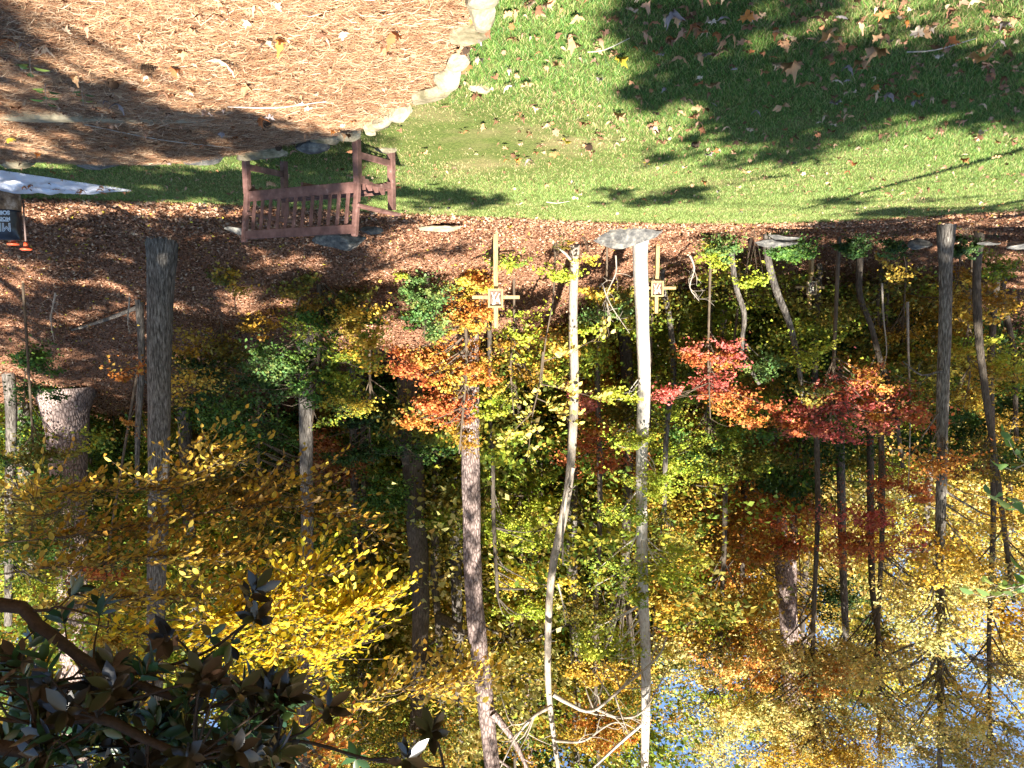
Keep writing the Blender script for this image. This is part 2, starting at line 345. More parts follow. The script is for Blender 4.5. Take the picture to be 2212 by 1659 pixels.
# grass blades
def patchy(x, y):   # worn, dry patches of the lawn
    return np.clip(1.25 - (((x - .3) / 1.7) ** 2 + ((y - 7.9) / 2.0) ** 2) ** .5, 0, 1) + .35 * np.clip(np.sin(x * .9 + 1) * np.sin(y * 1.1 + .5), 0, 1)
def make_grass(n):
    y = 2.6 * (15.0 / 2.6) ** rng.random(n); x = (rng.random(n) * 2 - 1) * (y * .72 + .6)
    ok = (y < edge(x) + .03 + .08 * rng.normal(size=n)) & ~inbed(x, y) ; x, y = x[ok], y[ok]
    pa = patchy(x, y); ok = rng.random(len(x)) > pa * .86; x, y, pa = x[ok], y[ok], pa[ok]; m = len(x)
    h = (.017 + .024 * rng.random(m)) * (1 + .25 * np.sin(x * 2.1) * np.sin(y * 1.7)) * (1 - .4 * pa); wd = .0018 * (.7 + y / 5)
    a = rng.random(m) * 6.283; b = np.stack([np.cos(a), np.sin(a), 0 * a], 1) * wd[:, None]
    ln = rng.normal(0, .7, (m, 2)) * h[:, None]; z = g(x, y) + .005
    B = np.stack([x, y, z], 1); V = np.stack([B - b, B + b, B + np.stack([ln[:, 0], ln[:, 1], h], 1)], 1).reshape(-1, 3)
    base = np.array([(.075, .18, .03), (.12, .24, .045), (.18, .29, .06), (.05, .12, .025), (.30, .34, .11)]); c = base[rng.integers(5, size=m)]
    d = rng.random(m) < .07 + pa * .65; c[d] = np.array([.42, .33, .16]) * (.6 + .6 * rng.random((int(d.sum()), 1)))
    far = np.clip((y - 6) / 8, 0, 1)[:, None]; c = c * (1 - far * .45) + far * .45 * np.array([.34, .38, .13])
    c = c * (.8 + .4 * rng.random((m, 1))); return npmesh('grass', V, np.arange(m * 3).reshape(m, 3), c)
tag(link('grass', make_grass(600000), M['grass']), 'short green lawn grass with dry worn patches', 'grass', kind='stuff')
# pine straw
def make_straw(n):
    y = 3.0 * (8.25 / 3.0) ** rng.random(n); x = np.interp(y, BY, BX) - .05 + rng.random(n) ** 1.1 * (y * .70 + .3 - np.interp(y, BY, BX)); m = n
    y = np.minimum(y, 8.12)
    a = rng.normal(0, .75, m); T = np.stack([np.cos(a), np.sin(a) , rng.normal(0, .10, m)], 1); Bn = np.stack([-np.sin(a), np.cos(a), rng.normal(0, .3, m)], 1)
    L = .05 + .08 * rng.random(m); wd = .0008 * (.6 + y / 5); z = bedz(x, y) + .03 * rng.random(m) ** 2
    C = np.stack([x, y, z], 1); cv = rng.normal(0, .14, m)
    p0 = C - T * L[:, None] / 2; p2 = C + T * L[:, None] / 2; p1 = C + Bn * (cv * L)[:, None]; p1[:, 2] += .006
    b = Bn * wd[:, None]
    V = np.stack([p0 - b, p0 + b, p1 + b, p1 - b, p2 + b * .5, p2 - b * .5], 1).reshape(-1, 3); k = (np.arange(m) * 6)[:, None]
    F = np.concatenate([k + np.array([[0, 1, 2, 3]]), k + np.array([[3, 2, 4, 5]])], 1).reshape(-1, 4)
    base = np.array([(.40, .215, .11), (.49, .305, .17), (.30, .14, .07), (.58, .42, .27), (.16, .075, .038)]); c = base[rng.integers(5, size=m)] * (.75 + .5 * rng.random((m, 1)))
    return npmesh('pine_straw', V, F, np.repeat(c, 2, 0))
tag(link('pine_straw', make_straw(170000), M['straw']), 'loose rusty pine needles covering the bed', 'pine straw', kind='stuff')
# leaf litter on the slope
LIT = np.array([(.30, .16, .10), (.38, .22, .14), (.22, .11, .065), (.42, .26, .17), (.34, .15, .075), (.13, .065, .035), (.46, .33, .22), (.36, .19, .10)])
def make_litter(n):
    d = 11 * (46 / 11.) ** rng.random(n); x = (rng.random(n) * 2 - 1) * (d * .72 + .5); e = edge(x)
    s = d - e; ok = s > -.12 + .25 * rng.normal(size=n) * (rng.random(n) < .25); x, d = x[ok], d[ok]; m = len(x)
    z = g(x, d) + .012 + .035 * rng.random(m); N = rng.normal(0, .42, (m, 3)); N[:, 2] += 1; L = (.036 + .045 * rng.random(m)) * (1 + np.clip(d - 18, 0, 30) * .03)
    V, F = quad_leaves(np.stack([x, d, z], 1), N, L, L * .6, .2)
    c = LIT[rng.integers(len(LIT), size=m)] * (.8 + .4 * rng.random((m, 1))); k = rng.random(m) < .012; c[k] = (.6, .5, .06); return npmesh('leaf_litter', V, F, c)
tag(link('leaf_litter', make_litter(280000), M['dry']), 'brown leaf litter spread over the wooded slope', 'leaf litter', kind='stuff')
#@@PART2
# ------------------------------------------------------------------ trees
def px_tree(name, label, d, pts, bk, blobs=(), group=None, cat='tree', limbs=1.0, jit=.10, leafL=None, extra=None, sides=12, low=None):
    """pts: trunk line (X, Y, width[, extra depth]); blobs: (X, Y, RX, RY, palette, cover[, depth offset[, second palette]])"""
    W = [P(p[0], p[1], d + (p[3] if len(p) > 3 else 0)) for p in pts]; R = [max(.006, PX(p[2], d) / 2) for p in pts]
    x0, y0 = W[0].x, W[0].y; z0 = gz(x0, y0)
    if W[0].z > z0 + .3:
        lx = x0 if low is None else P(low, pts[0][1], d).x
        W.insert(0, Vector((lx, y0, gz(lx, y0) - .15))); R.insert(0, R[0] * 1.25); x0 = lx; z0 = gz(x0, y0)
    else: zb = min(z0, W[0].z); W[0] = Vector((x0, y0, zb + .45)); W.insert(0, Vector((x0, y0, zb + .12))); W.insert(0, Vector((x0, y0, zb - .15))); R.insert(0, R[0] * 1.12); R.insert(0, R[1] * 1.28)
    org = Vector((x0, y0, z0)); root = empty(name, org, label, cat, group)
    T = Tubes(); T.add(W, R, sides, jit, step=max(.12, .35 * R[0] * 2))
    fo = Foliage()
    for b in blobs:
        X, Y, RX, RY, pal, cov = b[:6]; dd = b[6] if len(b) > 6 else 0; p2 = b[7] if len(b) > 7 else None
        D = d + dd; C = P(X, Y, D); rx, rz = PX(RX, D), PX(RY, D); L = leafL or (.075 if D < 19 else .09 if D < 26 else .115)
        ry = min(rx, max(rz, .6)) * .8
        n = int(1.9 * cov * math.pi * rx * rz / (L * L * .36)); n = min(n, 24000)
        V, F, c, cc = crown(C, (rx, ry, rz), n, L, pal, pal2=p2); fo.add(V, F, c)
        ax, axr = catmull(W, R, .25)
        for q in cc[rng.random(len(cc)) < min(.5, 14 / len(cc)) * limbs]:
            k = np.argmin(np.linalg.norm(ax + np.array([0, 0, .2 + .35 * rx * rng.random() * 2]) - q, axis=1)); a = ax[k]; mid = (a + q) / 2 + rng.normal(0, .08, 3) + np.array([0, 0, .12]); ln = np.linalg.norm(q - a)
            r0 = min(axr[k] * .5, .008 + .012 * ln); T.add([a, mid, q], [r0, r0 * .6, .004], 5, 0, step=ln / 5)
    if extra: extra(T)
    T.build('trunk', M[bk], root, org)
    if fo.V: link('crown', fo.mesh('crown', org), M['leaf'], root)
    return root
def twigs_from(T, pts, d, w, n, ln, seed=0, drop=0.0):
    """a bare limb through photo points with side twigs"""
    W = [np.array(P(p[0], p[1], d + (p[2] if len(p) > 2 else 0))) for p in pts]; r = [PX(w, d) / 2 * (1 - .75 * i / (len(W) - 1)) for i in range(len(W))]
    T.add(W, r, 6, 0, step=.12)
    q, rr = catmull(W, r, .05)
    for k in range(n):
        i = rng.integers(len(q) // 5, len(q) - 1); t = unit(q[i + 1] - q[i]); v = unit(t * .8 + rng.normal(0, .6, 3)); L = ln * (.4 + rng.random()); v[2] -= drop
        a = q[i]; b = a + v * L * .5 + rng.normal(0, .04, 3); c = a + unit(v + rng.normal(0, .25, 3)) * L; r0 = max(.004, rr[i] * .55)
        T.add([a, b, c], [r0, r0 * .7, .003], 4, 0, step=L / 4)
        if rng.random() < .6: e = b + unit(v + rng.normal(0, .6, 3)) * L * .5; T.add([b, (b + e) / 2 + rng.normal(0, .02, 3), e], [r0 * .6, r0 * .45, .003], 4)
# --- named trunks
px_tree('hardwood_tree', 'thick straight tree with grey furrowed bark on the brown slope right behind the bench', 14,
        [(346, 500, 60), (345, 640, 52), (343, 850, 48), (342, 1100, 42), (338, 1300, 38), (330, 1680, 34)], 'oak', [(330, 1850, 420, 200, 'gold', 1.0, 1)])
px_tree('pine_tree', 'massive pine with pinkish flaky plates and flared foot up the slope', 24,
        [(140, 868, 108), (145, 930, 84), (155, 1100, 66), (157, 1300, 62), (165, 1680, 54)], 'pine', [(170, 1900, 300, 150, 'olive', .8)])
px_tree('hardwood_tree', 'slim grey tree with sunlit band rising from behind the green and yellow maple', 20,
        [(660, 760, 34), (661, 900, 30), (663, 1150, 27), (660, 1400, 34), (655, 1680, 28)], 'oak', [(640, 1850, 300, 180, 'gold', .9), (640, 1580, 160, 90, 'gold', .5, 1)],
        extra=lambda T: T.add([P(660, 1420, 20), P(690, 1460, 20), P(715, 1530, 19.6)], [.13, .09, .05], 8, 0, step=.2))
def fork(T):
    T.add([P(880, 1000, 23.6), P(868, 960, 23.4), P(862, 900, 23.2)], [.16, .2, .24], 8, .08, step=.2)
    T.add([P(905, 1390, 24), P(930, 1420, 24), P(985, 1460, 24.3)], [.22, .2, .14], 8, .08, step=.2)
    T.add([P(940, 1330, 25), P(980, 1350, 25), P(1020, 1380, 25)], [.2, .18, .12], 8, .08, step=.2)
px_tree('hardwood_tree', 'dark rough forked tree with a limb bending off towards the leaning pine', 24,
        [(888, 880, 52), (892, 1000, 48), (900, 1150, 44), (908, 1300, 40), (905, 1450, 34), (895, 1680, 30)], 'dark', [(880, 1600, 170, 120, 'mix', .6)], extra=fork)
px_tree('hardwood_tree', 'thin dark tree standing between the forked tree and the leaning pine', 26, [(945, 950, 20), (942, 1100, 18), (938, 1250, 18), (945, 1330, 16), (965, 1680, 12)], 'dark', [(950, 1600, 120, 90, 'olive', .6)])
def stub(T):
    twigs_from(T, [(1065, 1540), (1100, 1585), (1130, 1640), (1150, 1690)], 19.7, 20, 3, .5)
px_tree('pine_tree', 'tall purplish brown pine leaning away above the orange maple', 20,
        [(1012, 720, 46), (1016, 900, 40), (1018, 1080, 40), (1022, 1280, 40), (1040, 1450, 39), (1068, 1690, 34)], 'pine', [(1090, 1850, 300, 160, 'mix', .7)], extra=stub)
def dead_top(T):
    twigs_from(T, [(1195, 1500), (1230, 1520), (1280, 1535), (1350, 1480), (1420, 1420), (1440, 1375)], 17, 12, 16, .9)
    twigs_from(T, [(1290, 1532), (1340, 1550), (1390, 1535), (1440, 1450)], 17, 8, 9, .7)
    twigs_from(T, [(1192, 1525), (1150, 1550), (1110, 1600), (1080, 1660)], 17, 10, 10, .8)
    twigs_from(T, [(1200, 1600), (1260, 1600), (1330, 1560), (1400, 1590)], 17, 7, 10, .7)
    twigs_from(T, [(1238, 1010), (1222, 1080), (1215, 1160), (1216, 1220)], 16.9, 10, 6, .4)
    twigs_from(T, [(1205, 1260), (1215, 1300), (1222, 1350)], 16.9, 5, 4, .3)
    T.add([P(1232, 560, 17), P(1222, 548, 16.9), P(1205, 535, 16.8)], [.035, .03, .02], 6)
px_tree('hardwood_tree', 'slender pale crooked tree with bare white branches near its top', 18.6,
        [(1241, 532, 20), (1238, 700, 19), (1241, 850, 19), (1232, 1010, 19), (1218, 1110, 20), (1196, 1210, 18), (1186, 1300, 16), (1183, 1450, 15), (1192, 1560, 12), (1210, 1690, 9)], 'tan', extra=dead_top)
px_tree('hardwood_tree', 'straight white barked tree in full sun behind two stacked grey stones', 17.3,
        [(1384, 515, 33), (1388, 700, 29), (1392, 830, 27), (1386, 1000, 25), (1388, 1250, 24), (1395, 1450, 22), (1392, 1690, 18)], 'pale',
        [(1345, 850, 50, 26, 'lime', 1.2, -.3), (1360, 960, 60, 26, 'lime', 1.1, -.3), (1420, 1050, 90, 35, 'lime', 1.0, -.4), (1350, 1120, 80, 34, 'ygreen', 1.0, -.5), (1330, 1260, 90, 60, 'ygreen', .9, -.4), (1300, 1400, 110, 60, 'lime', .7, -.3), (1470, 1230, 90, 60, 'lime', .8, -.4), (1420, 1750, 260, 120, 'topgold', 1)], limbs=.6)
px_tree('hardwood_tree', 'thin dark tree directly behind the second cross from the leaning pine', 23, [(1430, 590, 12), (1445, 680, 11), (1455, 800, 13), (1440, 920, 12), (1435, 1100, 10)], 'oak', [(1430, 1180, 90, 70, 'olive', .7)])
px_tree('hardwood_tree', 'crooked thin pale tree with a kink beside the green bush', 20, [(1581, 552, 12), (1590, 620, 11), (1608, 680, 11), (1604, 760, 9), (1640, 830, 7)], 'oak', [(1640, 800, 60, 34, 'bgreen', 1.2, -.3), (1650, 930, 50, 30, 'green', .7)])
px_tree('hardwood_tree', 'slanting pale tree rising out of the ivy covered rocks', 19, [(1657, 548, 15), (1678, 630, 15), (1702, 690, 14), (1722, 770, 12), (1735, 870, 8)], 'oak', [(1730, 770, 70, 36, 'lime', .8, -.4), (1760, 850, 60, 40, 'olive', .8)])
px_tree('hardwood_tree', 'grey straight tree standing alone at the sky side edge of the lawn', 15.5, [(2044, 505, 34), (2043, 560, 27), (2041, 700, 26), (2036, 850, 25), (2034, 1000, 22), (2030, 1200, 20), (2032, 1400, 15), (2030, 1690, 10)], 'oak',
        [(2020, 1010, 120, 40, 'orange', .5, -.6), (2040, 1230, 110, 60, 'gold', .6, -.7), (2020, 1380, 130, 60, 'topgold', .7, -.7), (2030, 1560, 150, 90, 'topgold', .7, -.7), (2080, 1150, 150, 60, 'gold', .3), (2000, 1300, 150, 70, 'topgold', .4), (1960, 1480, 200, 80, 'topgold', .55), (2130, 1600, 160, 80, 'topgold', .5)],
        extra=lambda T: [twigs_from(T, [(2035, 800), (1990, 810), (1950, 780)], 15.4, 6, 5, .4), twigs_from(T, [(2032, 1150), (1980, 1200), (1890, 1230)], 15.4, 8, 8, .8), twigs_from(T, [(2030, 1350), (2100, 1420), (2200, 1440)], 15.6, 9, 9, .9), twigs_from(T, [(2030, 1430), (2120, 1540), (2215, 1580)], 15.6, 9, 9, .9)])
px_tree('hardwood_tree', 'dark mottled tree leaning out beside the orange sapling at the sky side', 18, [(2110, 590, 17), (2112, 700, 17), (2122, 800, 15), (2140, 930, 14), (2158, 1060, 12), (2190, 1300, 9)], 'dark', [(2150, 1000, 90, 60, 'olive', .5), (2180, 1250, 120, 80, 'topgold', .5)])
px_tree('hardwood_tree', 'short dark thin tree behind the farthest cross', 24, [(2165, 640, 12), (2178, 700, 12), (2190, 780, 11), (2195, 950, 9)], 'dark', [(2190, 800, 60, 60, 'ygreen', .8), (2190, 930, 70, 50, 'gold', .6)])
px_tree('pine_tree', 'thick distant pine with pink plates partly hidden by orange leaves', 30, [(1652, 720, 42), (1660, 950, 40), (1672, 1080, 38), (1690, 1200, 38), (1702, 1350, 36), (1720, 1690, 30)], 'pine', [(1720, 1640, 260, 150, 'olive', .7)])
px_tree('pine_tree', 'distant pale pine close beside the pink plated pine', 32, [(1706, 900, 14), (1712, 1150, 14), (1716, 1330, 13), (1722, 1500, 12)], 'pine', [(1760, 1500, 180, 110, 'dgreen', .7), (1800, 1290, 110, 60, 'dgreen', .8)])
px_tree('hardwood_tree', 'black slim tree leaning over the shaded bank beyond the third cross', 21, [(1856, 630, 13), (1880, 700, 12), (1902, 780, 11), (1930, 870, 9), (1950, 1010, 8)], 'dark', [(1900, 860, 120, 60, 'olive', .7)])
px_tree('hardwood_tree', 'black straight tree seen against the blue sky between red maple sprays', 27, [(1878, 800, 15), (1880, 1000, 15), (1882, 1200, 14), (1895, 1350, 12), (1950, 1480, 9)], 'dark', [(1880, 1380, 110, 50, 'olive', .5)])
px_tree('hardwood_tree', 'brown straight tree under the red spray left of the blackest trunk', 29, [(1815, 900, 18), (1818, 1100, 18), (1822, 1250, 16), (1830, 1450, 13)], 'oak', [(1830, 1500, 160, 70, 'mix', .6)])
px_tree('hardwood_tree', 'thin two toned tree beside the redbud in the dark hollow', 22, [(1058, 880, 8), (1064, 960, 9), (1066, 1120, 9), (1075, 1290, 7)], 'dark', [(1120, 1150, 110, 45, 'lime', .9, 1), (1130, 1260, 120, 40, 'yellow', .6, 1), (1110, 1330, 90, 30, 'lime', .8, 1)])
px_tree('hardwood_tree', 'broad black tree trunk in deep shade between the two sunlit trunks', 25, [(1345, 640, 30), (1352, 760, 28), (1358, 900, 24), (1350, 1250, 18)], 'dark', [(1300, 1000, 120, 60, 'rorange', .5), (1330, 1500, 160, 90, 'mix', .6)])
px_tree('sapling', 'leaning tan sapling with orange leaves close beside the thick furrowed tree', 17, [(305, 745, 14), (304, 820, 14), (298, 920, 12), (296, 1050, 8)], 'oak', [(285, 800, 45, 26, 'orange', .8, -.2), (270, 930, 60, 22, 'orange', .4), (400, 850, 70, 60, 'gold', .5, .5)])
px_tree('hardwood_tree', 'brown tree with leafy green shade at the far margin beside the magnolia', 22, [(24, 900, 22), (22, 1100, 20), (18, 1350, 16)], 'oak', [(60, 1150, 170, 130, 'olive', .8), (60, 1280, 160, 90, 'ygreen', .5, .5)])
# --- understory maples and saplings with leafy crowns
def sap(name, label, d, X, blobs, bk='twig', w=5, top=None, cat='tree', group=None, L=None, low=None, limbs=1.0):
    Y0 = min(b[1] - b[3] * .6 for b in blobs); Y1 = max(b[1] + b[3] * .6 for b in blobs)
    return px_tree(name, label, d, [(X, Y0, w), (X + rng.normal(0, 5), (Y0 + Y1) / 2, w * .8), (X + rng.normal(0, 8), top or Y1, w * .4)], bk, blobs, group, cat, limbs, 0, L, sides=6, low=low)
sap('maple_tree', 'fresh green small maple beside the nearest cross', 17, 925, [(920, 650, 66, 66, 'bgreen', 1.7), (890, 690, 44, 26, 'green', 1.4), (950, 715, 50, 26, 'bgreen', 1.4), (880, 600, 34, 22, 'lime', .8)])
sap('maple_tree', 'bright orange maple glowing behind the nearest cross', 18, 1000, [(1020, 610, 56, 46, 'orange', 1.5, 0, 'yellow'), (1010, 700, 64, 56, 'orange', 1.7, 0, 'gold'), (1000, 800, 78, 66, 'orange', 1.8, .3, 'gold'), (910, 790, 76, 54, 'orange', 1.6, .4, 'rorange'), (950, 880, 84, 44, 'rorange', 1.7, .5), (900, 915, 50, 24, 'orange', 1.1, .6), (1000, 950, 40, 50, 'ochre', .9, .8)], w=9)
sap('maple_tree', 'olive and yellow maple filling the gap between nearest cross and crooked pale tree', 19, 1110, [(1120, 730, 62, 50, 'lime', 1.2, 0, 'ochre'), (1150, 790, 76, 56, 'ygreen', 1.4, .2, 'ochre'), (1080, 870, 44, 44, 'yellow', 1.3, 0, 'lime'), (1190, 750, 40, 60, 'ochre', .7)], limbs=1.5)
sap('maple_tree', 'large green maple with yellow tips in the middle of the shaded slope', 17, 690, [(700, 700, 110, 50, 'green', 1.5, 0, 'ygreen'), (770, 740, 84, 90, 'gold', 1.4, -.2, 'ygreen'), (640, 780, 120, 66, 'green', 1.5, .2, 'bgreen'), (720, 830, 100, 60, 'ygreen', 1.5, 0, 'green'), (740, 890, 66, 40, 'yellow', 1.1, 0, 'ygreen'), (570, 830, 90, 60, 'dgreen', 1.2, .6), (760, 650, 60, 34, 'olive', 1.1)], w=10)
sap('maple_tree', 'dark olive maple half hidden in shade beside the thick furrowed tree', 19, 480, [(470, 800, 100, 80, 'olive', 1.2, 0, 'dgreen'), (500, 900, 110, 50, 'green', 1.0), (430, 760, 60, 40, 'gold', .8)])
sap('sapling', 'knee high yellow green sapling on two bare stems behind the bench', 15.5, 492, [(500, 615, 40, 30, 'olive', 1.3, 0, 'gold'), (510, 590, 30, 18, 'gold', .8)], w=4, top=680)
sap('maple_tree', 'deep green shaded tree spreading low beneath the orange maple', 22, 800, [(800, 900, 110, 46, 'dgreen', 1.5), (880, 960, 120, 40, 'green', 1.1, .4), (760, 980, 90, 34, 'dgreen', 1.2), (700, 960, 70, 30, 'rust', 1.0)])
def redbud_extra(T): pass
sap('sapling', 'scarlet maple sapling leafing between the sunlit trunk and the kinked pale tree', 18.5, 1530, [(1500, 770, 44, 30, 'red', 1.4, 0, 'rorange'), (1580, 770, 44, 36, 'red', 1.4, 0, 'orange'), (1540, 840, 76, 42, 'red', 1.5, .3, 'rorange'), (1440, 850, 44, 26, 'red', 1.2, .2), (1600, 880, 90, 40, 'rorange', 1.1, .5, 'orange')])
sap('maple_tree', 'red maple with broad flat sprays glowing against the sky', 20, 1800, [(1830, 850, 100, 36, 'red', 1.0, 0, 'rorange'), (1770, 890, 120, 34, 'red', 1.0), (1820, 935, 150, 26, 'red', 1.1), (1900, 880, 100, 54, 'red', .8, .5, 'orange'), (1700, 920, 60, 30, 'rorange', 1.2), (1950, 900, 90, 50, 'rorange', .7, .7), (1880, 820, 60, 30, 'orange', .8)], w=8)
sap('maple_tree', 'rust red maple spray higher up and deeper than the glowing red maple', 24, 1900, [(1880, 1120, 120, 30, 'red', 1.0, -1), (1840, 1190, 90, 44, 'rorange', 1.1, -1), (1960, 1060, 120, 44, 'rorange', .7, -1), (1980, 1180, 80, 50, 'red', .6, -1), (2060, 1010, 110, 26, 'rust', .7)], limbs=.7)
sap('maple_tree', 'burnt orange tree hanging leaves across the pink plated pine', 27, 1720, [(1700, 1110, 86, 44, 'orange', 1.5, 0, 'rorange'), (1720, 1180, 70, 34, 'rorange', 1.1), (1640, 1230, 60, 40, 'orange', .6)])
sap('maple_tree', 'salmon orange maple in the hollow behind the crooked pale tree', 22, 1290, [(1280, 940, 60, 40, 'orange', 1.2, 0, 'rorange'), (1270, 880, 44, 34, 'red', .8), (1310, 1010, 60, 34, 'rorange', .8)])
sap('maple_tree', 'yellow and green bush tree low between the two sunlit trunks', 19.5, 1310, [(1290, 640, 40, 30, 'yellow', 1.0, 0, 'gold'), (1280, 700, 40, 40, 'bgreen', 1.0, 0, 'lime'), (1330, 670, 34, 24, 'bgreen', 1.1), (1350, 640, 34, 30, 'olive', .9)], w=4)
sap('maple_tree', 'mid green tree spreading behind the kinked pale tree', 25, 1530, [(1530, 960, 130, 60, 'ygreen', 1.2, 0, 'green'), (1600, 1010, 120, 60, 'olive', 1.1, 0, 'ygreen'), (1480, 1010, 90, 60, 'lime', .9)])
sap('maple_tree', 'dark green tree in the shade behind the third cross', 27, 1640, [(1680, 700, 90, 60, 'dgreen', 1.1), (1770, 740, 100, 50, 'green', 1.0, 0, 'olive'), (1640, 770, 60, 50, 'dgreen', 1.1), (1820, 690, 90, 40, 'olive', .9)])
sap('maple_tree', 'olive gold tree spreading over the shaded bank beyond the red maple', 23, 1950, [(1900, 770, 120, 44, 'olive', 1.1, 0, 'gold'), (1980, 800, 110, 50, 'ygreen', 1.0, 0, 'gold'), (1940, 730, 80, 30, 'gold', .8)])
sap('sapling', 'gold leaved sapling low beside the dark mottled leaning tree', 19, 2070, [(2080, 620, 50, 34, 'gold', 1.1, 0, 'ochre'), (2130, 660, 66, 44, 'ochre', 1.1, 0, 'gold'), (2070, 680, 40, 26, 'gold', .9)], w=4)
sap('sapling', 'yellow green sapling behind the lone grey tree', 21, 2090, [(2090, 760, 70, 40, 'ygreen', 1.0, 0, 'yellow'), (2150, 800, 80, 60, 'lime', .9, 0, 'gold'), (2060, 850, 70, 50, 'yellow', .8, 0, 'olive')], w=5)
sap('maple_tree', 'light green beech with level layered sprays in the bright gap', 26, 1130, [(1140, 1100, 100, 36, 'lime', 1.5), (1120, 1170, 84, 40, 'lime', 1.5, 0, 'ygreen'), (1150, 1040, 100, 36, 'ygreen', 1.3), (1140, 960, 90, 34, 'green', 1.1), (1150, 1250, 90, 34, 'yellow', 1.1, 0, 'lime'), (1100, 1310, 76, 26, 'yellow', 1.0)], w=9, low=1090)
sap('maple_tree', 'green shaded sapling by the flared foot of the massive pine', 18, 60, [(60, 790, 70, 44, 'green', 1.3), (40, 850, 60, 30, 'green', .8), (100, 860, 70, 24, 'green', .5)], w=4)
sap('maple_tree', 'olive green tree spreading in front of the massive pine', 16, 70, [(70, 990, 110, 50, 'olive', 1.2, 0, 'green'), (110, 1080, 120, 50, 'ygreen', 1.0, 0, 'olive'), (60, 1180, 90, 50, 'ygreen', .9, 0, 'green'), (200, 950, 70, 26, 'ygreen', .6)], w=5)
sap('maple_tree', 'green and rust thicket tree behind the slim grey tree', 23, 560, [(560, 960, 120, 50, 'green', 1.0), (520, 1050, 140, 50, 'ochre', 1.0), (720, 1020, 110, 40, 'rust', .9), (830, 1080, 90, 60, 'green', .9), (600, 1130, 130, 50, 'olive', 1.0)])
sap('maple_tree', 'rusty orange tree spray crossing the massive pine above the gold leaves', 21, 230, [(200, 1235, 70, 22, 'rorange', 1.2), (300, 1290, 120, 34, 'ochre', 1.0), (260, 1400, 120, 60, 'gold', .8)], low=330)
# --- redbud with large round yellow leaves
def leaf_twigs(T, fo, pts, d, w, nt, ln, pal, L, droop=.3, per=7, up=.6):
    W = [np.array(P(p[0], p[1], d + (p[2] if len(p) > 2 else 0))) for p in pts]; r = [max(.003, PX(w, d) / 2 * (1 - .8 * i / (len(W) - 1))) for i in range(len(W))]
    T.add(W, r, 6, 0, step=.08); q, rr = catmull(W, r, .03)
    C, D, N = [], [], []
    for k in range(nt):
        i = rng.integers(len(q) // 6, len(q) - 1); t = unit(q[min(i + 1, len(q) - 1)] - q[i - 1]); v = unit(t * .7 + rng.normal(0, .55, 3) * np.array([1, 1, .45])); l = ln * (.4 + .8 * rng.random())
        a = q[i]; b = a + v * l * .5 + np.array([0, 0, .03]); c = a + v * l - np.array([0, 0, l * droop * .3]); T.add([a, b, c], [.004, .003, .0015], 4)
        s = np.linspace(.15, 1, per)
        for j, u in enumerate(s):
            base = a * (1 - u) ** 2 + 2 * b * u * (1 - u) + c * u * u; side = np.cross(v, [0, 0, 1]); sg = 1 if j % 2 else -1
            dr = unit(v * .7 + side * sg * .8 + rng.normal(0, .25, 3)); dr[2] -= droop * rng.random(); C.append(base); D.append(dr); N.append([rng.normal(0, .4), rng.normal(-.35, .4), up + .2 * rng.random()])
    C, D, N = map(np.array, (C, D, N)); n = len(C); s = L * (.55 + .65 * rng.random(n)); Vv, Ff = oval_leaves(C, D, N, s, s * .62); c = np.repeat(tints(pal, n, .15), 3, 0); fo.add(Vv, Ff, c)
def leaf_tree(name, label, base, trunk, rad, bk, limbs, cat='tree'):
    org = Vector(base); root = empty(name, org, label, cat); T = Tubes(); fo = Foliage()
    T.add([np.array(p) for p in trunk], rad, 8, .04, step=.2)
    for l in limbs: leaf_twigs(T, fo, *l[:-1], **l[-1])
    T.build('trunk', M[bk], root, org); link('crown', fo.mesh('crown', org), M['leaf'], root); return root
RD = 18.0; hb = P(1200, 560, RD); gb = gz(hb.x, RD)
PAL['redbud'] = [(.60, .52, .12), (.52, .48, .10), (.62, .47, .10)]
R_ = dict(droop=.9, per=5, up=.2)
leaf_tree('redbud_tree', 'slender redbud with large round pale yellow leaves on bare drooping twigs', (hb.x, RD, gb),
          [(hb.x, RD, gb - .1), P(1195, 640, RD), P(1178, 740, RD), P(1170, 830, RD)], [.022, .02, .016, .012], 'twig',
          [([(1173, 760), (1165, 830), (1150, 900), (1140, 990)], 18, 5, 22, .5, 'redbud', .14, R_), ([(1150, 890), (1110, 930), (1085, 960)], 17.9, 3, 10, .45, 'redbud', .14, R_),
           ([(1168, 830), (1220, 840), (1290, 860)], 16.7, 3, 13, .45, 'redbud', .13, R_), ([(1175, 780), (1230, 760), (1310, 720)], 16.6, 3, 11, .45, 'redbud', .13, R_), ([(1160, 860), (1200, 880), (1240, 920)], 17.8, 3, 11, .45, 'redbud', .14, R_)])
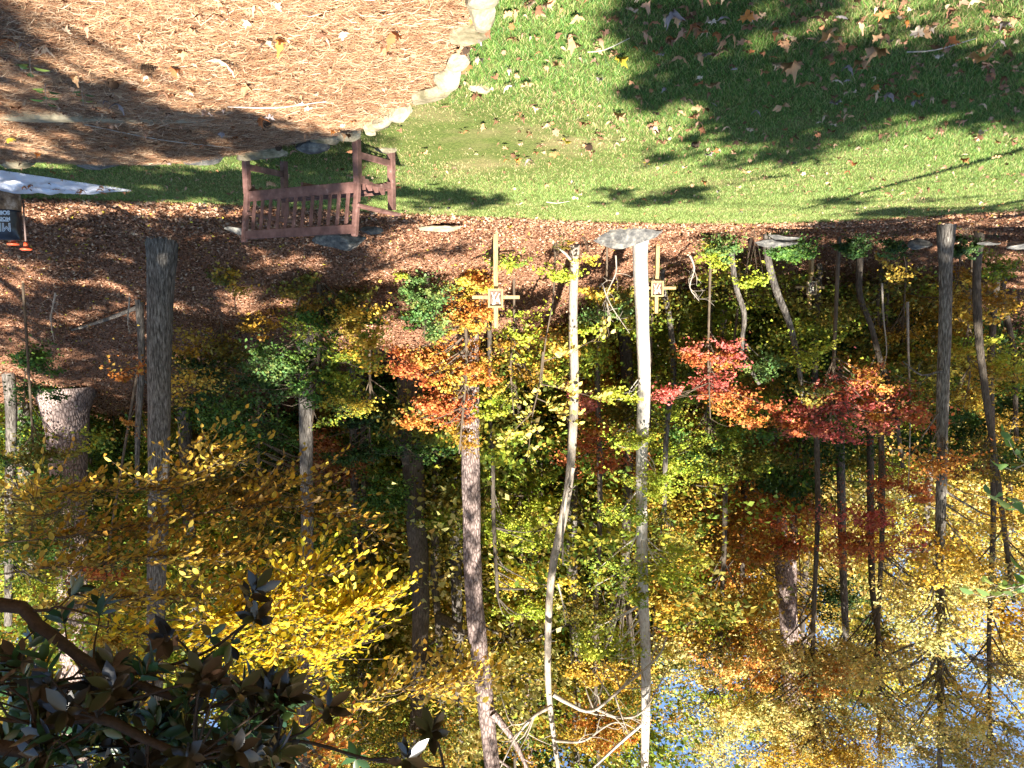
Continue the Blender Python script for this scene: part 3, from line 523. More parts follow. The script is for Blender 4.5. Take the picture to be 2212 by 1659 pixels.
# --- gold leaved hickory overhanging from the side
G_ = dict(droop=.35, per=8, up=.7)
gx = 7.6
def glimb(pts, d, nt, pal='gold', ln=.75, w=4, L=.088): return (pts, d, w, int(nt * 2.3), ln, pal, L, G_)
PAL['goldlit'] = [(.62, .48, .03), (.55, .44, .03), (.66, .42, .03)]  # brighter gold for the sunlit sprays, sunlight put into the leaf tints
leaf_tree('hickory_tree', 'golden leaved hickory spreading level sprays in front of the thick furrowed tree', (gx, 9.2, gz(gx, 9.2)),
          [(gx, 9.2, gz(gx, 9.2) - .2), (gx - .1, 9.2, 2.5), (gx - .2, 9.1, 5), (gx - .2, 9.2, 8)], [.12, .10, .08, .05], 'twig',
          [glimb([(-60, 1080), (150, 1060), (350, 1050), (480, 990)], 8.8, 46), glimb([(-60, 1180), (200, 1150), (420, 1110), (620, 1090), (800, 1130)], 8.6, 60, 'ochre'),
           glimb([(-60, 1250), (150, 1220), (350, 1200), (560, 1200)], 8.3, 64), glimb([(-60, 1330), (250, 1290), (450, 1280), (700, 1230)], 8.7, 60, 'gold'),
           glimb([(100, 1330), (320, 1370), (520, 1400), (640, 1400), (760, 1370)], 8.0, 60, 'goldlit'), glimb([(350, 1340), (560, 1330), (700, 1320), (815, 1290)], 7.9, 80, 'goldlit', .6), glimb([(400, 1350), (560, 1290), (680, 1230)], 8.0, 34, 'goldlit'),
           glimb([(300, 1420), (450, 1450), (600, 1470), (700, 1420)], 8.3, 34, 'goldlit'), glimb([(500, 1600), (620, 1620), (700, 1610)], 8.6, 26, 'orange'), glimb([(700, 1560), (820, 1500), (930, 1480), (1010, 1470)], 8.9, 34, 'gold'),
           glimb([(380, 980), (430, 960), (520, 1000)], 8.9, 8), glimb([(560, 1060), (640, 1040), (690, 1060)], 8.9, 9), glimb([(150, 1090), (100, 1110), (60, 1060)], 8.5, 10)])
# --- magnolia overhead
def magnolia():
    org = Vector((5.6, 4.4, bedz(np.array(5.6), np.array(4.4)))); root = empty('magnolia_tree', org, 'dark shaded evergreen magnolia with large glossy leaves reaching overhead from the corner', 'tree')
    T = Tubes(); T.add([(5.6, 4.4, -.1), (5.55, 4.45, 2), (5.5, 4.5, 4), (5.6, 4.6, 7)], [.16, .14, .12, .07], 10, .04, step=.25)
    def lim(pts, d, w): 
        W = [np.array((5.52, 4.5, 3.3))] + [np.array(P(p[0], p[1], d)) for p in pts]; r = [PX(w, d) / 2 * (1.1 - .8 * i / len(W)) for i in range(len(W))]; T.add(W, r, 7, .05, step=.1); return W
    L1 = lim([(-40, 1300), (80, 1350), (190, 1430), (330, 1490), (450, 1530)], 4.9, 34); L2 = lim([(-40, 1610), (80, 1570), (210, 1550), (320, 1600), (420, 1640)], 4.6, 36)
    L3 = lim([(-40, 1480), (200, 1470), (420, 1420), (540, 1340)], 5.1, 12); L4 = lim([(-40, 1700), (300, 1680), (600, 1600), (800, 1640), (960, 1660)], 5.0, 12)
    lim([(20, 1320), (120, 1310), (200, 1330)], 4.9, 8); lim([(-40, 1545), (200, 1530), (450, 1470), (620, 1500)], 4.7, 10)
    nodes = np.concatenate([np.array(a[1:]) for a in (L1, L2, L3, L4)])
    spots = [(150, 1290, 9), (215, 1335, 8), (140, 1350, 7), (375, 1375, 9), (345, 1425, 7), (455, 1375, 4), (535, 1300, 11), (555, 1345, 8), (500, 1385, 7), (300, 1470, 9), (400, 1455, 9), (240, 1440, 7), (425, 1500, 7), (60, 1400, 9), (20, 1470, 9), (935, 1590, 11), (700, 1545, 8), (770, 1640, 7), (870, 1645, 6), (640, 1590, 7)]
    while len(spots) < 200:
        X = rng.random() * 640 - 30; Y = 1440 + rng.random() * 260
        if Y > 1425 + X * .12: spots.append((X, Y, rng.integers(7, 13)))
    C, D, N = [], [], []
    for X, Y, n in spots:
        c = np.array(P(X, Y, 4.3 + rng.random() * 1.7)); k = np.argmin(np.linalg.norm(nodes - c, axis=1)); ax = unit(c - nodes[k] + rng.normal(0, .15, 3)); ax[2] -= .25
        T.add([nodes[k], (nodes[k] + c) / 2 + rng.normal(0, .03, 3), c], [.010, .008, .005], 5)
        s = unit(np.cross(ax, rng.normal(size=3))); t = np.cross(ax, s)
        for j in range(n):
            a = j * 2.4; dr = s * math.cos(a) + t * math.sin(a) + ax * (.5 + .9 * rng.random()); C.append(c + ax * .012 * j); D.append(dr); N.append(ax + rng.normal(0, .3, 3))
    C, D, N = map(np.array, (C, D, N)); n = len(C); s = .13 + .06 * rng.random(n); V, F = oval_leaves(C, D, N, s, s * .42, .12)
    c = np.array([(.018, .045, .014), (.025, .06, .02), (.03, .05, .012)])[rng.integers(3, size=n)] * (.8 + .4 * rng.random((n, 1)))
    T.build('branches', M['magbark'], root, org); link('crown', npmesh('crown', V - np.array(org), F, np.repeat(c, 3, 0)), M['magnolia'], root)
magnolia()
GL = dict(droop=.3, per=5, up=.6)
lx = -5.2
leaf_tree('sweetgum_tree', 'green leaved twigs of a near tree poking in at the sky side margin', (lx, 5.0, 0), [(lx, 5, -.1), (lx, 5, 2.5), (lx + .05, 5, 6)], [.09, .07, .04], 'tan',
          [([(2300, 1080), (2230, 1085), (2185, 1075)], 5, 4, 4, .25, 'bgreen', .10, GL), ([(2300, 1260), (2240, 1255), (2150, 1290)], 5, 4, 6, .25, 'bgreen', .10, GL), ([(2300, 1010), (2230, 1000), (2195, 1010)], 5, 3, 3, .2, 'bgreen', .09, GL)])
# --- woods farther up the slope
def wood_variant(pal, pal2, h, r, n):
    fo = Foliage()
    for k in range(4):
        z = h * (.30 + .20 * k) + rng.normal(0, .4); rr = r * (1.15 - .16 * k) * (.8 + .4 * rng.random())
        V, F, c, cc = crown((rng.normal(0, r * .3), rng.normal(0, r * .3), z), (rr, rr, h * .15), n // 4, .17, pal, nclump=44, pal2=pal2); fo.add(V, F, c)
    crn = fo.mesh('crown')
    T = Tubes(); T.add([(0, 0, -.6), (.1, 0, h * .3), (-.1, .1, h * .65), (.05, 0, h * .95)], [.2, .17, .12, .04], 8, .08, step=.6)
    for k in range(16):
        z = h * (.25 + .68 * rng.random()); a = rng.random() * 6.28; l = r * (.5 + .5 * rng.random()); T.add([(0, 0, z), (math.cos(a) * l * .5, math.sin(a) * l * .5, z + .6), (math.cos(a) * l, math.sin(a) * l, z + .7)], [.05, .035, .012], 5)
    return crn, npmesh('trunk', np.array(T.V), np.array(T.F), smooth=True)
KINDS = [('ygreen', 'olive', 'tall yellow green tree standing among the distant woods'), ('gold', 'topgold', 'tall gold leaved tree standing among the distant woods'), ('orange', 'ochre', 'tall orange brown tree standing among the distant woods'),
         ('green', 'olive', 'tall green tree standing among the distant woods'), ('mix', 'gold', 'tall tree of mixed green and rust leaves in the distant woods'), ('topgold', 'yellow', 'tall thin crowned yellow tree in the distant woods'), ('rust', 'mix', 'tall rust brown tree standing among the distant woods')]
VAR = [wood_variant(p, q, 16 + 4 * rng.random(), 3.6, 10000 if p == 'topgold' else 19000) for p, q, l in KINDS]
placed = []
def wood_tree(x, y, k, sc, n=[0]):
    root = empty('forest_tree', (x, y, gz(x, y)), KINDS[k][2], 'tree', 'trees of the woods behind', rng.random() * 6.28); root.scale = (sc * (.85 + .3 * rng.random()), sc * (.85 + .3 * rng.random()), sc)
    crn, trk = VAR[k]; link('trunk', trk, M[['oak', 'dark', 'dark', 'pine', 'dark', 'oak', 'dark'][k]], root); link('crown', crn, M['leaf'], root)
tries = 0
while len(placed) < 140 and tries < 9000:
    tries += 1
    u = rng.random() * 1.08 - .04; d = 26 + 54 * rng.random() ** 1.1; x = (u - .5) * 1.33 * d
    if u < .25 and (d < 38 or rng.random() < .72): continue
    
    if any((x - a) ** 2 + (d - b) ** 2 < 3.4 ** 2 for a, b in placed): continue
    placed.append((x, d)); k = int(rng.choice(7, p=[.28, .12, .06, .26, .14, .08, .06] if u > .25 else [.12, .12, .04, .04, .08, .58, .02])); wood_tree(x, d, k, .85 + .45 * rng.random())
# undergrowth: small leafy trees closing the view along the slope
UK = [('olive', 'ygreen', 'small olive green tree of the undergrowth higher on the slope'), ('green', 'dgreen', 'small dark green tree of the undergrowth higher on the slope'), ('gold', 'ochre', 'small dull gold tree of the undergrowth higher on the slope'), ('ygreen', 'lime', 'small yellow green tree of the undergrowth higher on the slope'), ('ochre', 'rust', 'small rusty brown tree of the undergrowth higher on the slope'), ('orange', 'gold', 'small orange tree of the undergrowth higher on the slope')]
def under_variant(a, b):
    fo = Foliage()
    for k in range(4):
        V, F, c, cc = crown((rng.normal(0, .6), rng.normal(0, .6), .9 + 1.0 * k), (2.0 - .2 * k, 1.6, .75), 2300, .10, a, nclump=28, pal2=b); fo.add(V, F, c)
    T = Tubes(); T.add([(0, 0, -.5), (.08, .03, 1.2), (-.05, 0, 2.6), (.1, 0, 4.4)], [.045, .04, .03, .01], 6, 0, step=.4)
    for q in range(12): z = .5 + 3.4 * rng.random(); a_ = rng.random() * 6.28; l = .8 + rng.random(); T.add([(0, 0, z), (math.cos(a_) * l * .5, math.sin(a_) * l * .5, z + .3), (math.cos(a_) * l, math.sin(a_) * l, z + .3)], [.018, .012, .005], 4)
    return fo.mesh('crown'), npmesh('trunk', np.array(T.V), np.array(T.F), smooth=True)
UV = [under_variant(a, b) for a, b, l in UK]; up = []
tries = 0
while len(up) < 120 and tries < 9000:
    tries += 1; u = rng.random() * 1.06 - .03; d = 23.5 + 24 * rng.random() ** 1.3; x = (u - .5) * 1.33 * d
    if u < .5 and rng.random() < .6: d = 23 + 7 * rng.random(); x = (u - .5) * 1.33 * d
    if u > .55 and d < 26 or u < .06 and d < 28.5 or .15 < u < .27 and d < 25.5 or any((x - a) ** 2 + (d - b) ** 2 < 2.3 ** 2 for a, b in up): continue
    k = int(rng.choice(6, p=[.26, .26, .08, .26, .08, .06])); up.append((x, d)); sc = .8 + .6 * rng.random()
    root = empty('undergrowth_tree', (x, d, gz(x, d)), UK[k][2], 'tree', 'small trees of the undergrowth', rng.random() * 6.28); root.scale = (sc, sc, sc * (.8 + .5 * rng.random()))
    link('trunk', UV[k][1], M['twig'], root); link('crown', UV[k][0], M['leaf'], root)
# gold canopies high against the sky
for X, d, lab, bl in [(2140, 23, 'tall slim tree with fine gold canopy at the sky side margin', [(2120, 1440, 180, 60, 'topgold', .4), (2100, 1640, 200, 90, 'topgold', .7)]), (1900, 25, 'tall slim tree whose gold canopy fills the corner beside the lone grey tree', [(1860, 1440, 200, 70, 'topgold', .8), (1880, 1590, 220, 80, 'topgold', .8), (1980, 1260, 110, 40, 'gold', .4)]),
                      (1760, 24, 'tall slim tree with orange gold canopy over the pink plated pine', [(1720, 1440, 220, 70, 'topgold', 1.1, 0, 'orange'), (1680, 1560, 200, 80, 'topgold', 1.1), (1800, 1640, 200, 80, 'gold', .9)]), (1560, 26, 'tall slim tree with mixed gold and green canopy before the pink plated pine', [(1540, 1330, 160, 80, 'gold', .9, 0, 'ygreen'), (1500, 1440, 180, 70, 'topgold', .9), (1560, 1560, 180, 100, 'ygreen', .9, 0, 'topgold')]),
                      (1290, 23, 'tall slim tree with orange canopy behind the bare white branches', [(1290, 1590, 110, 60, 'orange', 1.3, 0, 'gold'), (1300, 1450, 110, 50, 'gold', .8), (1260, 1330, 90, 50, 'olive', .9)]), (1110, 27, 'tall slim dark tree with olive canopy between leaning pine and crooked tree', [(1110, 1440, 120, 80, 'olive', .8), (1130, 1580, 120, 80, 'mix', .7)]), (780, 26, 'tall slim dark tree with brown green canopy before the forked tree', [(790, 1250, 140, 90, 'mix', 1.0), (780, 1420, 150, 90, 'olive', 1.0), (820, 1580, 150, 90, 'mix', 1.0)])]:
    px_tree('hardwood_tree', lab, d, [(X, 800, 13), (X + 6, 1100, 12), (X - 4, 1400, 10), (X + 4, 1700, 6)], 'dark', bl, sides=7)
#@@PART3
# ------------------------------------------------------------------ unseen trees behind and beside the camera, crowns shaped to cast shade
SHADE = [  # (X, Y, RX, RY, cover, height): spots that the unseen crowns are laid out to shade
 (120, 105, 190, 45, .7, 8), (300, 160, 130, 40, .6, 8), (60, 30, 60, 20, .4, 8), (250, 235, 170, 30, .6, 9), (420, 255, 160, 36, .8, 9), (560, 290, 240, 36, .8, 10), (150, 310, 230, 36, .7, 10), (330, 340, 200, 22, .9, 10), (640, 320, 120, 24, .7, 10),
 (1520, 30, 220, 40, .75, 8), (1490, 110, 90, 70, .8, 9), (1650, 200, 260, 80, .85, 9), (1900, 170, 280, 70, .85, 9), (2100, 240, 180, 60, .85, 9), (1700, 270, 240, 40, .9, 10), (1500, 330, 220, 22, .5, 10), (1900, 60, 320, 24, .4, 8), (1400, 250, 90, 20, .5, 10),
 (1650, 330, 140, 14, .5, 10), (2100, 120, 160, 40, .6, 8),
 (280, 400, 300, 34, .93, 11), (640, 420, 120, 40, .55, 11), (980, 436, 140, 14, .85, 12), (900, 425, 70, 22, .8, 12), (1400, 430, 120, 7, .5, 12), (2050, 455, 200, 8, .6, 12), (2000, 430, 240, 7, .35, 12), (1420, 415, 130, 14, .5, 12), (1340, 375, 90, 12, .4, 12),
 (300, 520, 320, 60, .90, 15), (640, 540, 190, 70, .93, 15), (780, 480, 90, 30, .9, 14), (420, 640, 420, 80, .93, 17), (80, 640, 120, 70, .45, 17), (150, 760, 170, 60, .55, 19), (450, 760, 260, 80, .9, 19), (600, 860, 330, 80, .8, 20),
 (1950, 500, 260, 22, .85, 14), (1800, 560, 170, 50, .93, 15), (2050, 560, 200, 50, .85, 15), (1850, 640, 330, 60, .9, 17), (2120, 680, 120, 60, .5, 17), (1650, 640, 110, 60, .6, 17), (1560, 690, 130, 50, .7, 18), (1780, 740, 250, 50, .7, 19),
 (610, 450, 75, 80, .95, 9, 7.9), (700, 420, 40, 30, .7, 9, 7.7), (650, 510, 60, 20, .8, 9, 7.7), (1390, 1150, 30, 300, .5, 13, 17), (1205, 1250, 40, 330, .45, 13, 17), (1340, 760, 150, 100, .95, 14, 25), (1560, 680, 170, 90, .95, 13, 24), (1770, 640, 130, 80, .85, 13, 24.5), (1850, 720, 130, 50, .5, 13, 24), (1600, 640, 120, 60, .9, 13, 21), (1950, 620, 140, 40, .7, 13, 22), (820, 960, 130, 100, .8, 13, 24), (200, 1480, 330, 160, .9, 6, 4.9), (450, 1560, 330, 110, .9, 6, 5.0), (860, 1600, 180, 60, .9, 6, 5.0), (450, 1340, 160, 80, .85, 6, 4.9), (120, 1330, 140, 60, .85, 6, 4.9),
 (345, 580, 90, 110, .95, 10, 14), (345, 830, 70, 150, .85, 10, 14), (345, 1080, 60, 130, .6, 10, 14), (300, 1080, 330, 110, .55, 9, 8.8), (480, 1160, 260, 70, .5, 9, 8.6), (480, 860, 170, 110, .75, 12, 19), (800, 930, 150, 60, .85, 12, 22), (700, 1050, 250, 110, .7, 14, 24), (60, 830, 150, 80, .5, 11, 18),
 (2042, 620, 30, 110, .75, 9, 15.5), (1750, 620, 60, 60, .85, 13, 23), (1450, 760, 170, 90, .5, 13, 23), (1020, 1250, 60, 250, .45, 13, 20), (900, 1150, 90, 200, .75, 14, 24)]
SUNLIT = [(620, 1380, 200, 110, 8.0), (760, 1330, 90, 70, 8.0), (930, 1480, 90, 30, 8.9), (1250, 560, 390, 70, 0), (1150, 470, 330, 20, 0), (1060, 640, 70, 110, 16), (1000, 760, 100, 160, 18), (1388, 650, 30, 150, 17.3), (1240, 650, 20, 150, 18.6), (1420, 620, 40, 70, 19.3),
 (1120, 330, 220, 70, 0), (760, 120, 250, 120, 0), (1752, 610, 30, 60, 22.4), (1830, 890, 160, 80, 19.5), (1540, 810, 120, 60, 18.5)]  # spots kept in sun by dropping crown tufts in their way
def sun_plane():
    s = SUN; e1 = unit(np.cross(s, [0, 0, 1])); return e1, np.cross(s, e1)
def shade_trees():
    e1, e2 = sun_plane(); keep = []
    for X, Y, RX, RY, d in SUNLIT:
        for _ in range(70):
            a, r = rng.random() * 6.28, rng.random() ** .5; q = P(X + RX * r * math.cos(a), Y + RY * r * math.sin(a), d) if d else hit(X + RX * r * math.cos(a), Y + RY * r * math.sin(a)); keep.append((np.dot(q, e1), np.dot(q, e2)))
    keep = np.array(keep)
    bases = [(-5.5, -9), (-2.4, -14), (2.6, -10.5), (6.5, -5.5), (-8.5, -3.5), (9.5, -11), (9.5, 1.8), (-9.6, 3.2)]
    FOL = [Foliage() for _ in bases]; TB = [Tubes() for _ in bases]; cl = [[] for _ in bases]
    for X, Y, RX, RY, cov, h, *dp in SHADE:
        n = 60; u = rng.normal(size=(n, 2)); u /= np.linalg.norm(u, axis=1, keepdims=True); u *= rng.random((n, 1)) ** .5
        pts = np.array([list(P(X + a * RX, Y + b * RY, dp[0]) if dp else hit(X + a * RX, max(-40, Y + b * RY))) for a, b in u]); h0 = h
        area = 0; c = pts.mean(0); ax = pts - c; sx, sy = ax[:, 0].std() * 2, ax[:, 1].std() * 2; sz = ax[:, 2].std() * 2; A = math.pi * sx * max(sy, .3) * math.sin(EL) if not dp else math.pi * sx * sz * math.cos(EL)
        tuft = .16 + .012 * c[1]; nt = int(-math.log(1 - min(cov, .97)) * A / (tuft * tuft * 1.0)) + 4; nt = min(int(nt * (1.7 if dp else 2.6 if Y < 370 and X < 1200 else 2.2)), 2600)
        blot = 0 if dp else 1
        idx = rng.integers(n, size=nt); G = pts[idx] + np.stack([rng.normal(0, sx * .08, nt), rng.normal(0, sy * .08, nt), 0 * idx], 1)
        
        if blot:
            kp = np.array([noise.noise((q[0] * .9, q[1] * 1.1, 7.3)) + .5 * noise.noise((q[0] * 2.3, q[1] * 2.6, 1.1)) > -.13 for q in G]); G = G[kp]; nt = len(G)
        if nt < 5: continue
        hh = h0 + rng.normal(0, 1.0, nt); Q = G + SUN * (hh / SUN[2])[:, None]  # leaf tufts set towards the sun from each spot to block its light
        q2 = np.stack([Q @ e1, Q @ e2], 1); far_ = np.min(np.linalg.norm(q2[:, None] - keep[None], axis=2), axis=1) > .12 + tuft * .6; Q = Q[far_]; nt = len(Q)
        if nt < 5: continue
        k = int(np.argmin([abs(Q[:, 0].mean() - bx) + .6 * abs(Q[:, 1].mean() - by) for bx, by in bases]))
        m = 7; O = rng.normal(0, tuft * .55, (nt, m, 3)); C = (Q[:, None] + O).reshape(-1, 3); N = rng.normal(size=(len(C), 3)); N += SUN * .8; L = tuft * (.6 + .5 * rng.random(len(C)))
        V, F = quad_leaves(C, N, L, L * .7); FOL[k].add(V, F, tints('olive', len(C))); cl[k].append(Q[rng.integers(nt, size=max(3, nt // 40))])
    lab = ['tall leafy tree behind the photographer shading the middle of the lawn', 'farthest leafy tree behind the photographer', 'leafy tree behind the photographer near the pine straw', 'leafy tree just behind the photographer at the straw side', 'leafy tree behind the photographer at the open lawn side',
           'leafy tree well behind the photographer at the straw side', 'leafy tree beside the straw bed out of sight next to the magnolia', 'leafy tree beside the open lawn out of sight']
    for k, (bx, by) in enumerate(bases):
        if not FOL[k].V: continue
        org = Vector((bx, by, 0)); root = empty('shade_tree', org, lab[k], 'tree'); top = max(c[:, 2].max() for c in cl[k])
        ax = np.array([(bx + .1 * math.sin(z), by + .1 * math.cos(z * .7), z) for z in np.linspace(-.2, top, 14)]); TB[k].add(ax, np.linspace(.20, .05, 14), 10, .05)
        for c in cl[k]:
            for q in c:
                a = ax[np.argmin(np.linalg.norm(ax - (q - np.array([0, 0, 1.5])), axis=1))]; TB[k].add([a, (a + q) / 2 + np.array([0, 0, .3]), q], [.035, .02, .008], 5)
        TB[k].build('trunk', M['oak'], root, org); link('crown', FOL[k].mesh('crown', org), M['dry'], root)  # less translucent leaves, so these unseen crowns block more sun
shade_trees()
# ------------------------------------------------------------------ bench
def bench():
    r = empty('garden_bench', (1.45, 7.30, 0), 'red brown wooden slatted bench seen from behind at the stone edged bed', 'bench', None, math.atan2(.455, .89)); r.location.z = .0
    W = M['benchwood']; Lx, D = 1.40, .56
    for x in (0, Lx):
        b = MB(); b.bar((x, .02, -.02), (x, .03, .42), .062, .062); b.bar((x, .03, .40), (x, -.035, .905), .058, .058, bev=.012); b.build('back_post', W, r)
        b = MB(); b.bar((x, D, -.02), (x, D, .60), .062, .062); b.build('front_leg', W, r)
        b = MB(); b.bar((x, -.02, .615), (x, D + .10, .635), .085, .03, bev=.006); b.build('armrest', W, r)
        b = MB(); b.bar((x, .05, .15), (x, D - .03, .15), .03, .06); b.build('stretcher', W, r)
        b = MB()
        for i in range(8):   # scalloped side rail
            t0, t1 = i / 8, (i + 1) / 8; tm = (t0 + t1) / 2; lo = .325 + .06 * math.sin(math.pi * tm); b.box((x, .06 + (D - .09) * tm, (lo + .405) / 2), (.032, (D - .09) / 8 + .001, .405 - lo), bev=0)
        b.build('side_rail', W, r)
    b = MB(); b.bar((.028, -.026, .835), (Lx - .028, -.026, .835), .085, .036, up=(0, 1, 0)); b.build('top_rail', W, r)
    b = MB(); b.bar((.028, .03, .445), (Lx - .028, .03, .445), .10, .036, up=(0, 1, 0)); b.build('lower_back_rail', W, r)
    for i in range(12):
        x = Lx * (i + 1) / 13; b = MB(); b.bar((x, .024, .485), (x, -.024, .80), .040, .016, up=(0, 1, 0)); b.build('back_slat', W, r)
    for i in range(5):
        y = .085 + .10 * i; z = .42 - .012 * math.sin(math.pi * i / 4); b = MB(); b.bar((.03, y, z), (Lx - .03, y, z), .075, .022, up=(0, 1, 0)); b.build('seat_slat', W, r)
    b = MB(); b.bar((.03, D, .37), (Lx - .03, D, .37), .08, .03, up=(0, 1, 0)); b.build('front_rail', W, r)
    b = MB(); b.bar((Lx / 2, .05, .375), (Lx / 2, D - .03, .375), .03, .05); b.build('seat_bearer', W, r)
bench()
# ------------------------------------------------------------------ crosses with carved panels
def cross(X, Y, d, YT, label, wood, sunny, tilt=0, rz=0):
    p = P(X, Y, d); z = gz(p.x, d); H = P(X, YT, d).z - z; r = empty('wooden_cross', (p.x, d, z), label, 'cross', 'crosses along the wooded slope', rz); r.rotation_euler.y = tilt; t = .088; zc = H - .63
    b = MB(); b.box((0, 0, H / 2 - .1), (t, t, H + .2)); b.build('post', M[wood], r)
    b = MB(); b.box((0, -t / 2 - .022, (H - .93) / 2 - .1), (t * 1.02, .044, H - .93 + .2)); b.build('front_board', M[wood], r)
    b = MB(); b.box((-.29, 0, zc), (.40, .05, t * .8)); b.box((.29, 0, zc), (.40, .05, t * .8)); b.build('crossbar', M[wood], r)
    y = -t / 2 - .035; pw, ph = .31, .39
    b = MB(); 
    for sx in (-1, 1): b.box((sx * (pw / 2 - .02), y, zc + .02), (.04, .07, ph))
    for sz in (-1, 1): b.box((0, y, zc + .02 + sz * (ph / 2 - .02)), (pw - .08, .07, .04))
    b.build('frame', M[wood if sunny else 'greywood'], r)
    b = MB(); b.box((0, y + .02, zc + .02), (pw - .08, .02, ph - .08), bev=0); b.build('panel', M['panel'], r)
    b = MB(); q = y + .002
    for (a, c, w) in (((-.08, -.10), (.03, .12), .022), ((-.02, -.13), (.06, .02), .02), ((.0, .12), (.08, -.12), .018), ((-.07, .02), (.06, .06), .018), ((-.09, .12), (-.05, -.02), .02)):
        b.bar((a[0], q, zc + .02 + a[1]), (c[0], q, zc + .02 + c[1]), w, .02)
    for (x, zz) in ((.05, .11), (-.05, .05)): b.box((x, q, zc + .02 + zz), (.05, .024, .055), bev=.012)
    b.build('carved_figures', M['relief'], r)
    b = MB(); 
    for (x, zz, s) in ((-.075, -.03, .045), (.065, -.04, .04), (.02, .04, .03)): b.box((x, q + .003, zc + .02 + zz), (s, .02, s * 1.3), Matrix.Rotation(.6, 3, 'Y'), bev=.008)
    b.build('dark_relief', M['bronze'], r); return r
cross(1071, 500, 16, 708, 'pale timber cross with framed carving nearest the bench in full sun', 'pinewood', True, .0, .05)
cross(1420, 512, 19.3, 677, 'sunlit timber cross half hidden by the straight white trunk', 'pinewood', True, 0, -.05)
cross(1752, 552, 22.4, 668, 'weathered cross standing in shade between the slanting tree and the lone grey tree', 'pinewood', False, 0, -.3)
cross(2180, 560, 26, 658, 'small faint weathered cross at the far sky side of the slope', 'greywood', False, 0, -.4)
# ------------------------------------------------------------------ stones
def rock(name, c, size, rz, seed, label, m, cat='stone', group=None, tilt=(0, 0), lumps=.28):
    bm = bmesh.new(); bmesh.ops.create_icosphere(bm, subdivisions=4, radius=.5); rs = random.Random(seed); pl = []
    for _ in range(9): v = Vector((rs.gauss(0, 1), rs.gauss(0, 1), rs.gauss(0, .8))).normalized(); pl.append((v, .24 + .16 * rs.random()))
    for v in bm.verts:
        for n, k in pl:
            e = v.co.dot(n) - k
            if e > 0: v.co -= n * e * .93
        q = v.co * 3 + Vector((seed * 3.1, seed * 1.7, 0)); v.co += v.co * lumps * .35 * noise.noise(q) + v.co * .05 * noise.noise(q * 4)
    R = Matrix.Rotation(rz, 3, 'Z') @ Matrix.Rotation(tilt[0], 3, 'X') @ Matrix.Rotation(tilt[1], 3, 'Y')
    for v in bm.verts: v.co = R @ Vector((v.co.x * size[0] * 1.25, v.co.y * size[1] * 1.25, v.co.z * size[2] * 1.25))
    me = bpy.data.meshes.new(name); bm.to_mesh(me); bm.free(); o = link(name, me, M[m]); o.location = c; return tag(o, label, cat, group)
ORD = 'first second third fourth fifth sixth seventh eighth ninth tenth eleventh twelfth thirteenth fourteenth fifteenth sixteenth seventeenth eighteenth nineteenth twentieth twenty-first twenty-second twenty-third twenty-fourth twenty-fifth twenty-sixth twenty-seventh twenty-eighth'.split()
yy = np.linspace(3.7, 8.12, 400); xx = np.interp(yy, BY, BX); arc = np.concatenate([[0], np.cumsum(np.hypot(np.diff(xx), np.diff(yy)))]); pos_ = .12; k = 0
while True:
    x, y = np.interp(pos_, arc, xx), np.interp(pos_, arc, yy)
    if x > 6.2 or k >= len(ORD): break
    x2, y2 = np.interp(pos_ + .05, arc, xx), np.interp(pos_ + .05, arc, yy); a = math.atan2(y2 - y, x2 - x); near = x < 1.75; ln = (.18 + .22 * random.random()) if near else (.34 + .3 * random.random())
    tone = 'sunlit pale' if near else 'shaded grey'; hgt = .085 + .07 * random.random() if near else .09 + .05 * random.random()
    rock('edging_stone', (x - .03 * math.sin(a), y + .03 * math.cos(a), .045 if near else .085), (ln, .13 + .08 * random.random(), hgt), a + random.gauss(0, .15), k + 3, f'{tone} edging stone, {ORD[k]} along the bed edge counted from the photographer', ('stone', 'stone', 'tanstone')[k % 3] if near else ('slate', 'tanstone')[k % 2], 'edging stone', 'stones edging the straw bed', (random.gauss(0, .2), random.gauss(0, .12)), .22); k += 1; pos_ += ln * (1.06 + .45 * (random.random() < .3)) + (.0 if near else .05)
for X, Y, w_, lab in [(1035, 180, 40, 'flat pale stone lying loose on the grass beside the edging'), (830, 318, 44, 'low pale stone sunk in the grass by the bench post')]:
    p = hit(X, Y); rock('loose_stone', (p.x, p.y, .015), (PX(w_, p.y), .16, .07), .2, int(X), lab, 'stone')
# rocks at the feet of the sunlit tree and on the slope
def srock(X, Y, d, w, h, label, seed, m='slate', rz=0., tilt=(0, 0), dz=0):
    p = P(X, Y, d); sx = PX(w, d); rock('slope_rock', (p.x, d, p.z + dz), (sx, sx * .55, PX(h, d)), rz, seed, label, m, 'rock', None, tilt)
srock(1345, 490, 16.0, 135, 26, 'long flat grey stone lowest of the pile before the white trunk', 5, tilt=(0, .06))
srock(1362, 512, 16.1, 125, 40, 'chunky grey and cream stone resting on the flat one before the white trunk', 9, tilt=(0, -.05))
srock(528, 497, 12.6, 70, 20, 'dark flat slate lying behind the far end of the bench', 12); srock(735, 520, 13.6, 90, 40, 'dark boulder behind the bench back rail', 14)
srock(800, 497, 13.6, 44, 16, 'small dark rock beside the near bench post', 15); srock(950, 492, 14.6, 90, 14, 'low tan rock half buried in the sunny leaves', 17, 'stone')
srock(1672, 524, 16.4, 76, 20, 'grey ledge stone under the ivy bush', 19); srock(1690, 512, 16.1, 60, 12, 'thin grey slab below the ivy ledge', 20); srock(1988, 528, 15.6, 44, 22, 'dark squared rock beside the lone grey tree', 21); srock(2135, 526, 15.0, 40, 10, 'small pale slate lying beyond the lone grey tree', 22); srock(2200, 530, 14.6, 50, 14, 'pinkish grey rock at the sky side margin', 24)
